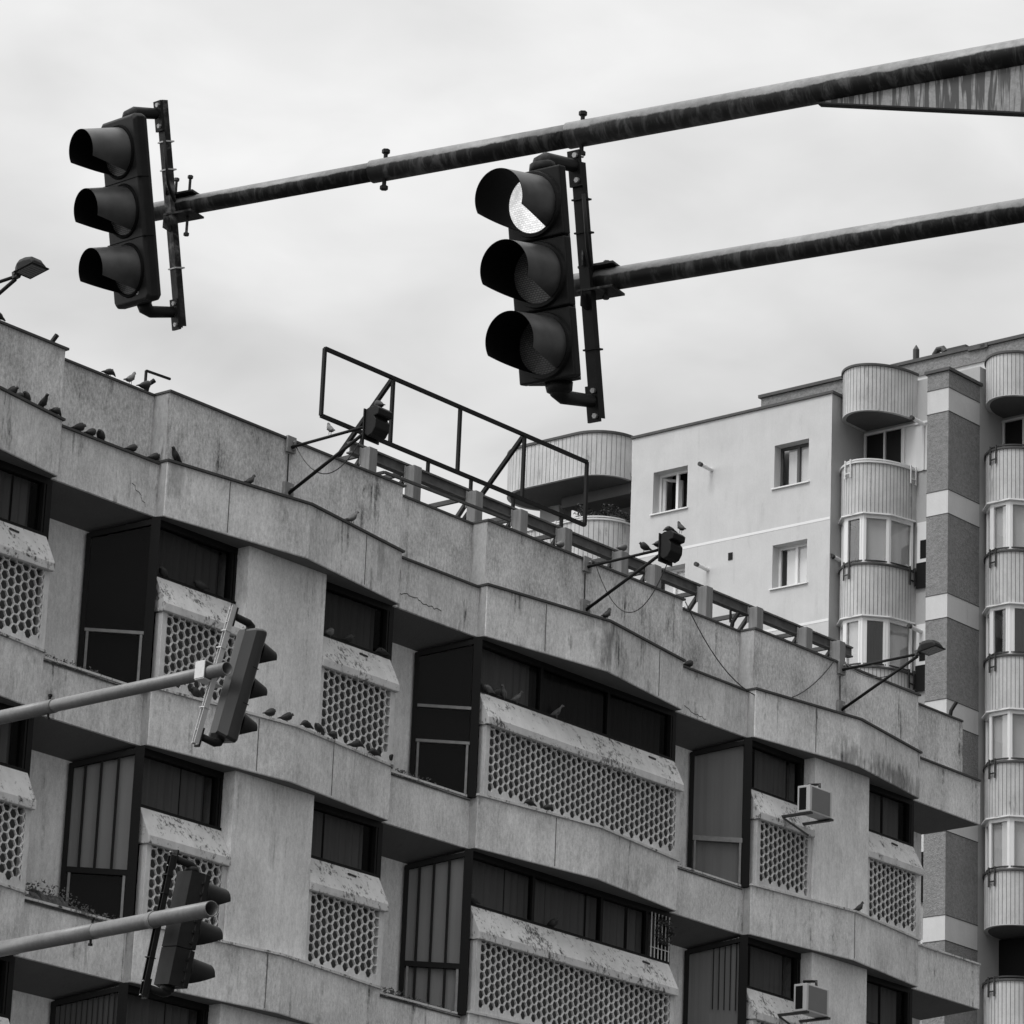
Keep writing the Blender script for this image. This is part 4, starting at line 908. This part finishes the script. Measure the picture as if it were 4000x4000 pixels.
# ------------------------------------------------------------------ traffic signals
def ray(x, y): return CF + CR * ((x - 2000) / F_PX) - CU * ((y - 2000) / F_PX)
def signal(cx, cy, dist, lean, yaw, away, label, lit=None, boxy=False, W=.25, D=.09, gap=.13, L=.21, body='sig', barmat='galv_dark', pitch=.25, logo=False, vis_t=(150, 88), rtop=.085, tip=0.0):
    C = ray(cx, cy) * dist + Vector((0, 0, CAMZ))
    az = math.atan2(C.x, C.y); vd = Vector((math.sin(az), math.cos(az), 0)); rt = Vector((math.cos(az), -math.sin(az), 0))
    U = (Matrix.Rotation(R(-lean), 3, vd) @ Z - vd * tip).normalized()          # lean clockwise positive
    Fd = (rt * math.sin(R(yaw)) + vd * math.cos(R(yaw))) if away else (-rt * math.sin(R(yaw)) - vd * math.cos(R(yaw)))
    Fd = (Fd - U * Fd.dot(U)).normalized(); X = Fd.cross(U).normalized()
    root = empty('traffic_light', frame(C, X, Fd, U)); tag(root, label, 'traffic light', 'traffic lights hung on mast arms')
    H = 1.5 * pitch + .02; hw = W / 2
    if boxy:
        for j in range(3):
            zc = (1 - j) * pitch; m = MB(); e = pitch / 2 - .003
            m.box(-hw, hw, -.02, .02, zc - e, zc + e); m.build('signal_door', body, root, bevel=.006)
            m = MB(); m.loft([(-hw * .9, -.02, zc - e), (hw * .9, -.02, zc - e), (hw * .9, -.02, zc + e), (-hw * .9, -.02, zc + e)], [(-hw * .62, -.02 - D, zc - e), (hw * .62, -.02 - D, zc - e), (hw * .62, -.02 - D, zc + e), (-hw * .62, -.02 - D, zc + e)])
            for q in range(3): m.box(hw * .9, hw + .003, -.035, -.022, zc - .09 + q * .07, zc - .075 + q * .07)
            m.build('signal_housing', body, root)
            m = MB(); n = 36
            a = [m.V(rr * math.cos(2 * math.pi * q / n), yy, zc + rr * math.sin(2 * math.pi * q / n)) for rr, yy in ((.118, .02), (.115, .035), (.103, .035), (.1, .026)) for q in range(n)]
            for r_ in range(3):
                for q in range(n): m.F(a[r_ * n + q], a[r_ * n + (q + 1) % n], a[(r_ + 1) * n + (q + 1) % n], a[(r_ + 1) * n + q])
            m.build('lens_ring', body, root, recalc=False)
        for zc in (H - .02, -H + .02):
            s = 1 if zc > 0 else -1; m = MB(); m.tube([Vector((0, -.05, zc)), Vector((0, -.05, zc + s * .03)), Vector((0, -.05, zc + s * .045))], [.05, .045, .02], 14); m.build('pivot', body, root, smooth=True)
    else:
        m = MB(); secs = [(.026, hw - .012, H - .012), (.012, hw, H), (-.02, hw, H), (-.035, hw * .96, H - .004), (-.02 - D * .5, hw * .86, H - .01), (-.02 - D, hw * .34, H - .03)]
        prev = None
        for (y, a, h) in secs:
            c = .015; ring = [(-a + c, -h), (a - c, -h), (a, -h + c), (a, h - c), (a - c, h), (-a + c, h), (-a, h - c), (-a, -h + c)]
            ids = [m.V(p[0], y, p[1]) for p in ring]
            if prev:
                for j in range(8): m.F(prev[j], prev[(j + 1) % 8], ids[(j + 1) % 8], ids[j])
            else: m.F(*ids)
            prev = ids
        m.F(*prev[::-1]); m.build('signal_housing', body, root, bevel=.004)
        for zc in (.5 * pitch, -.5 * pitch): m = MB(); m.box(-hw - .0015, hw + .0015, -.022, .028, zc - .0015, zc + .0015); m.build('housing_seam', 'sig_in', root)
        for j in range(3):
            zc = (1 - j) * pitch; m = MB(); n = 36
            a = [m.V(rr * math.cos(2 * math.pi * q / n), yy, zc + rr * math.sin(2 * math.pi * q / n)) for rr, yy in ((.116, .026), (.112, .034), (.104, .034), (.1, .028)) for q in range(n)]
            for r_ in range(3):
                for q in range(n): m.F(a[r_ * n + q], a[r_ * n + (q + 1) % n], a[(r_ + 1) * n + (q + 1) % n], a[(r_ + 1) * n + q])
            m.build('lens_ring', 'sig_in', root, recalc=False)
    for j in range(3):
        zc = (1 - j) * pitch; m = MB(); n = 32; rings = []
        for (rr, yy) in ((.101, .028), (.075, .038), (.04, .044)): rings.append([m.V(rr * math.cos(2 * math.pi * q / n), yy, zc + rr * math.sin(2 * math.pi * q / n)) for q in range(n)])
        for r_ in range(2):
            for q in range(n): m.F(rings[r_][q], rings[r_][(q + 1) % n], rings[r_ + 1][(q + 1) % n], rings[r_ + 1][q])
        m.F(*rings[-1]); ob = m.build('lens', 'lens_on' if lit == j else 'lens' if lit is not None and j == 1 else 'lens_dim', root, smooth=True, recalc=True)
        # visor: curved shell, long over the top, cut away below
        th0, th1 = vis_t
        m1 = MB(); m2 = MB(); NU, NV = 36, 10
        for mm, off_ in ((m1, 0.0), (m2, -.0025)):
            gr = []
            for v in range(NV + 1):
                fv = v / NV; cov = R(th0 + (th1 - th0) * min(1, fv * 1.0) ** 1.0); r0 = (.104 + off_) * (1 - fv) + (rtop + .018 + off_) * fv
                gr.append([mm.V(r0 * math.sin(u / NU * 2 * cov - cov), .03 + fv * L, zc + r0 * math.cos(u / NU * 2 * cov - cov) - .0 + (0.0) * fv) for u in range(NU + 1)])
            for v in range(NV):
                for u in range(NU): mm.F(gr[v][u], gr[v][u + 1], gr[v + 1][u + 1], gr[v + 1][u])
        vo = m1.build('visor', 'visor' if not away else 'sig', root, smooth=True, recalc=False); m2.build('visor_lining', 'sig_in', vo, smooth=True, recalc=False)
    # bracket bar (angle iron) and its two arms
    yb = -.02 - D - gap; e = H + (.04 if boxy else .085); eb = H + .09
    m = MB(); m.box(-.022, .022, yb - .004, yb, -eb, e); m.box(.018, .022, yb - .04, yb - .004, -eb, e); m.box(-.022, -.018, yb - .03, yb - .004, -eb, e); m.build('bracket_bar', barmat, root)
    for s in (1, -1):
        m = MB(); zt = s * (H + .028); m.tube([Vector((0, -.04, s * (H - .01))), Vector((0, -.045, s * (H + .012))), Vector((0, -.07, zt)), Vector((0, yb + .02, zt))], [.034, .032, .026, .024], 12); m.build('bracket_arm', 'sig' if not away else 'sig', root, smooth=True)
        m = MB(); m.box(-.026, .026, yb, yb + .012, s * (H + .028) - .075, s * (H + .028) + .055); m.build('bracket_plate', 'sig', root)
        for dz in (-.055, .035):
            m = MB(); m.tube([Vector((-.012, yb + .012, s * (H + .028) + dz)), Vector((-.012, yb + .024, s * (H + .028) + dz))], .01, 6); m.tube([Vector((-.012, yb - .03, s * (H + .028) + dz)), Vector((-.012, yb - .004, s * (H + .028) + dz))], .005, 6); m.build('bolt', 'bolt', root)
    for zz in (-.24, .18, .30):
        m = MB(); m.box(-.027, .027, yb - .043, yb + .006, zz, zz + .006); m.build('cable_tie', 'galv_light' if not boxy else 'sig', root)
    m = MB(); m.tube([Vector((-.03, yb + .01, H * .8)), Vector((-.03, yb + .01, .12)), Vector((-.02, yb - .02, .05)), Vector((.0, yb - .06, 0.01))], .007, 6); m.build('cable', 'sig', root, smooth=True)
    if logo:
        cu = bpy.data.curves.new('t', 'FONT'); cu.body = 'SWARCO'; cu.size = .024; cu.align_x = 'CENTER'
        to = bpy.data.objects.new('t', cu); col.objects.link(to); dg = bpy.context.evaluated_depsgraph_get(); me = bpy.data.meshes.new_from_object(to.evaluated_get(dg)); bpy.data.objects.remove(to)
        me.materials.clear(); me.materials.append(M['white']); lo = bpy.data.objects.new('maker_lettering', me); col.objects.link(lo); lo.parent = root
        lo.matrix_local = Matrix.Translation((-0.01, .0275, -H + .036)) @ Matrix.Rotation(R(180), 4, 'Y') @ Matrix.Rotation(R(-90), 4, 'X')
    return root, C, X, Fd, U, yb

logo_ = True
def arm(sig, start, sects, end_px, label, mat, pole=True, gusset=None, open_end=False, behind=.055, ext=1.35, dz=0.0, kB=None, clampstyle='saddle'):
    root_, C, X, Fd, U, yb = sig
    A = C + Fd * (yb - behind) + U * dz
    # direction: through the far pixel, square to the signal's own upright
    r = ray(*end_px); k = None
    cw = Vector((0, 0, CAMZ)); k = (A - cw).dot(U) / r.dot(U) if kB is None else (A - cw).length * kB / r.length; B = cw + r * k
    d = (B - A); Ld = d.length; d.normalize()
    r0 = ray(*start).normalized(); wv = A - cw                      # closest point of the arm axis to the starting ray
    bq = d.dot(r0); t_ = (bq * r0.dot(wv) - d.dot(wv)) / (1 - bq * bq); S = A + d * t_
    PB = A + d * (Ld * ext)
    y = Z.cross(d).normalized(); up = d.cross(y).normalized()
    bl_ = .085 if logo_ else .02
    root = empty('mast_arm', frame(Vector((PB.x, PB.y, 0)), Vector((d.x, d.y, 0)).normalized(), Z.cross(Vector((d.x, d.y, 0)).normalized()), Z)); 
    tag(root, label, 'mast arm', 'signal mast arms over the road')
    inv = root.matrix_world.inverted(); tl = lambda p: inv @ p
    SL = (S - A).dot(d)
    bounds = [(SL if f is None else f * Ld, rr) for f, rr in sects] + [(Ld * ext, None)]
    for j in range(len(sects)):
        a, rr = bounds[j]; b = bounds[j + 1][0] + (.02 if j < len(sects) - 1 else 0); m = MB()
        P0, P1 = tl(A + d * a), tl(A + d * b)
        if j == 0 and open_end:
            dl = (P1 - P0).normalized(); m.tube([P0, P1], rr, 32, caps=False); m2 = MB(); m2.tube([P0, P0 + dl * .4], rr * .86, 32, caps=False); o_ = len(m.v); m.v += m2.v; m.f += [tuple(i + o_ for i in f_) for f_ in m2.f]
            for q in range(32): m.F(q, (q + 1) % 32, o_ + (q + 1) % 32, o_ + q)
        else: m.tube([P0, P1], rr, 32)
        m.build('arm_pipe', mat, root, smooth=True) if False else None
        ob = m.build('arm_pipe', mat, root)
        for pl in ob.data.polygons: pl.use_smooth = len(pl.vertices) == 4
        if j > 0:   # sleeve bolts at the telescoping joint
            c = tl(A + d * (a + .06)); u = tl(A + d * a + up) - tl(A + d * a)
            for sg in (1, -1):
                m = MB(); m.tube([c + u * sg * rr * .9, c + u * sg * (rr + .035)], .009, 8); m.tube([c + u * sg * (rr + .025), c + u * sg * (rr + .04)], .017, 6); m.build('joint_bolt', 'sig', root)
    # saddle clamp on the bracket bar
    cpt = tl(A); dl = tl(A + d) - cpt; ul = tl(A + up) - cpt; rr = sects[0][1]; fl = tl(A + Fd) - cpt
    if clampstyle == 'box':
        m = MB(); p0 = cpt + dl * .035; hh = rr + .012
        for sg in (1, -1):
            m.loft([tuple(p0 + ul * sg * hh + fl * a + dl * b) for a, b in ((-hh, -.05), (hh + .05, -.05), (hh + .05, .05), (-hh, .05))], [tuple(p0 + ul * sg * (hh + .006) + fl * a + dl * b) for a, b in ((-hh, -.05), (hh + .05, -.05), (hh + .05, .05), (-hh, .05))])
        m.loft([tuple(p0 - fl * hh + ul * a + dl * b) for a, b in ((-hh, -.05), (hh, -.05), (hh, .05), (-hh, .05))], [tuple(p0 - fl * (hh + .006) + ul * a + dl * b) for a, b in ((-hh, -.05), (hh, -.05), (hh, .05), (-hh, .05))])
        m.build('box_clamp', 'galv_light', root)
    elif clampstyle == 'ring':
        m = MB(); m.tube([cpt - dl * .02, cpt + dl * .03], rr + .005, 28); m.build('ring_clamp', mat, root)
    m = MB()
    for sg in (1, -1) if clampstyle == 'saddle' else ():
        c0 = cpt + ul * sg * (rr + .004); m.bar(c0 - dl * .04, c0 + dl * .10, .10, .008); m.bar(c0 + ul * sg * .002 + fl * .05, c0 + ul * sg * .06 + fl * .05, .06, .006)
        for q in (-.02, .05):
            m.tube([c0 + dl * q, c0 + dl * q + ul * sg * bl_], .006, 6); m.tube([c0 + dl * q + ul * sg * (bl_ - .005), c0 + dl * q + ul * sg * (bl_ + .007)], .012, 6)
    if m.v: m.build('clamp', mat, root)
    if pole:
        m = MB(); top = tl(PB); m.tube([Vector((top.x, top.y, 0)), Vector((top.x, top.y, top.z + .4))], [.16, .1], 32); m.build('pole', mat, root, smooth=False)
    if gusset:
        f0, drop = gusset; a = A + d * (f0 * Ld); b = A + d * (Ld * ext); rr = sects[-1][1]
        m = MB(); th = y * .006
        T = [a - up * rr * .6, a - up * (rr + .005), b - up * (rr + drop), b - up * rr * .6]
        m.loft([tuple(tl(p - th)) for p in T], [tuple(tl(p + th)) for p in T]); m.build('gusset_plate', 'gusset', root)
        m = MB(); T = [a - up * (rr + .004), a - up * (rr + .010), b - up * (rr + drop + .008), b - up * (rr + drop)]
        m.loft([tuple(tl(p - y * .02)) for p in T], [tuple(tl(p + y * .02)) for p in T]); m.build('gusset_flange', 'black', root)
    print('ARM', label[:20], 'A', tuple(round(v, 2) for v in A), 'B', tuple(round(v, 2) for v in B), 'len', round(Ld, 2), 'dist', round((B - cw).length, 2))
    return root

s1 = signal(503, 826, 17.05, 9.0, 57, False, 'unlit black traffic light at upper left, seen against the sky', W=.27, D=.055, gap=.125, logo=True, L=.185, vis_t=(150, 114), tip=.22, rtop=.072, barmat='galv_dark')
s2 = signal(2119, 1077, 14.2, 6.6, 37, False, 'large black traffic light with its top lamp lit, centre of the picture', lit=0, boxy=True, W=.24, D=.06, gap=.175, L=.195, vis_t=(150, 112), tip=.19, barmat='sig')
s3 = signal(936, 2682, 26.8, -11.6, 52, True, 'grey backed traffic light turned away at left, in front of the honeycomb screen', W=.235, D=.085, gap=.10, body='sig_grey', barmat='galv_light', L=.15, vis_t=(145, 88), rtop=.055)
s4 = signal(724, 3640, 25.9, -7.9, 50, True, 'black ribbed traffic light turned away at bottom left', boxy=True, W=.235, D=.085, gap=.11, barmat='sig', L=.2, vis_t=(145, 82))
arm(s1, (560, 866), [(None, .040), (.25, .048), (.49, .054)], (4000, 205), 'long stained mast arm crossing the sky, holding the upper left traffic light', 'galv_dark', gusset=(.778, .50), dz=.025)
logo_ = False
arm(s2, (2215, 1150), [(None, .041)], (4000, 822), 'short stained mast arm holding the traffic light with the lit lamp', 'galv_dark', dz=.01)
arm(s3, (882, 2587), [(None, .044), (.73, .049)], (0, 2803), 'pale mast arm with a box clamp entering from the left at mid height', 'galv', open_end=True, kB=1.07, clampstyle='box')
arm(s4, (823, 3530), [(None, .050), (.36, .052)], (0, 3708), 'pale mast arm with an open pipe end at the bottom left', 'galv', open_end=True, kB=1.07, clampstyle='ring')
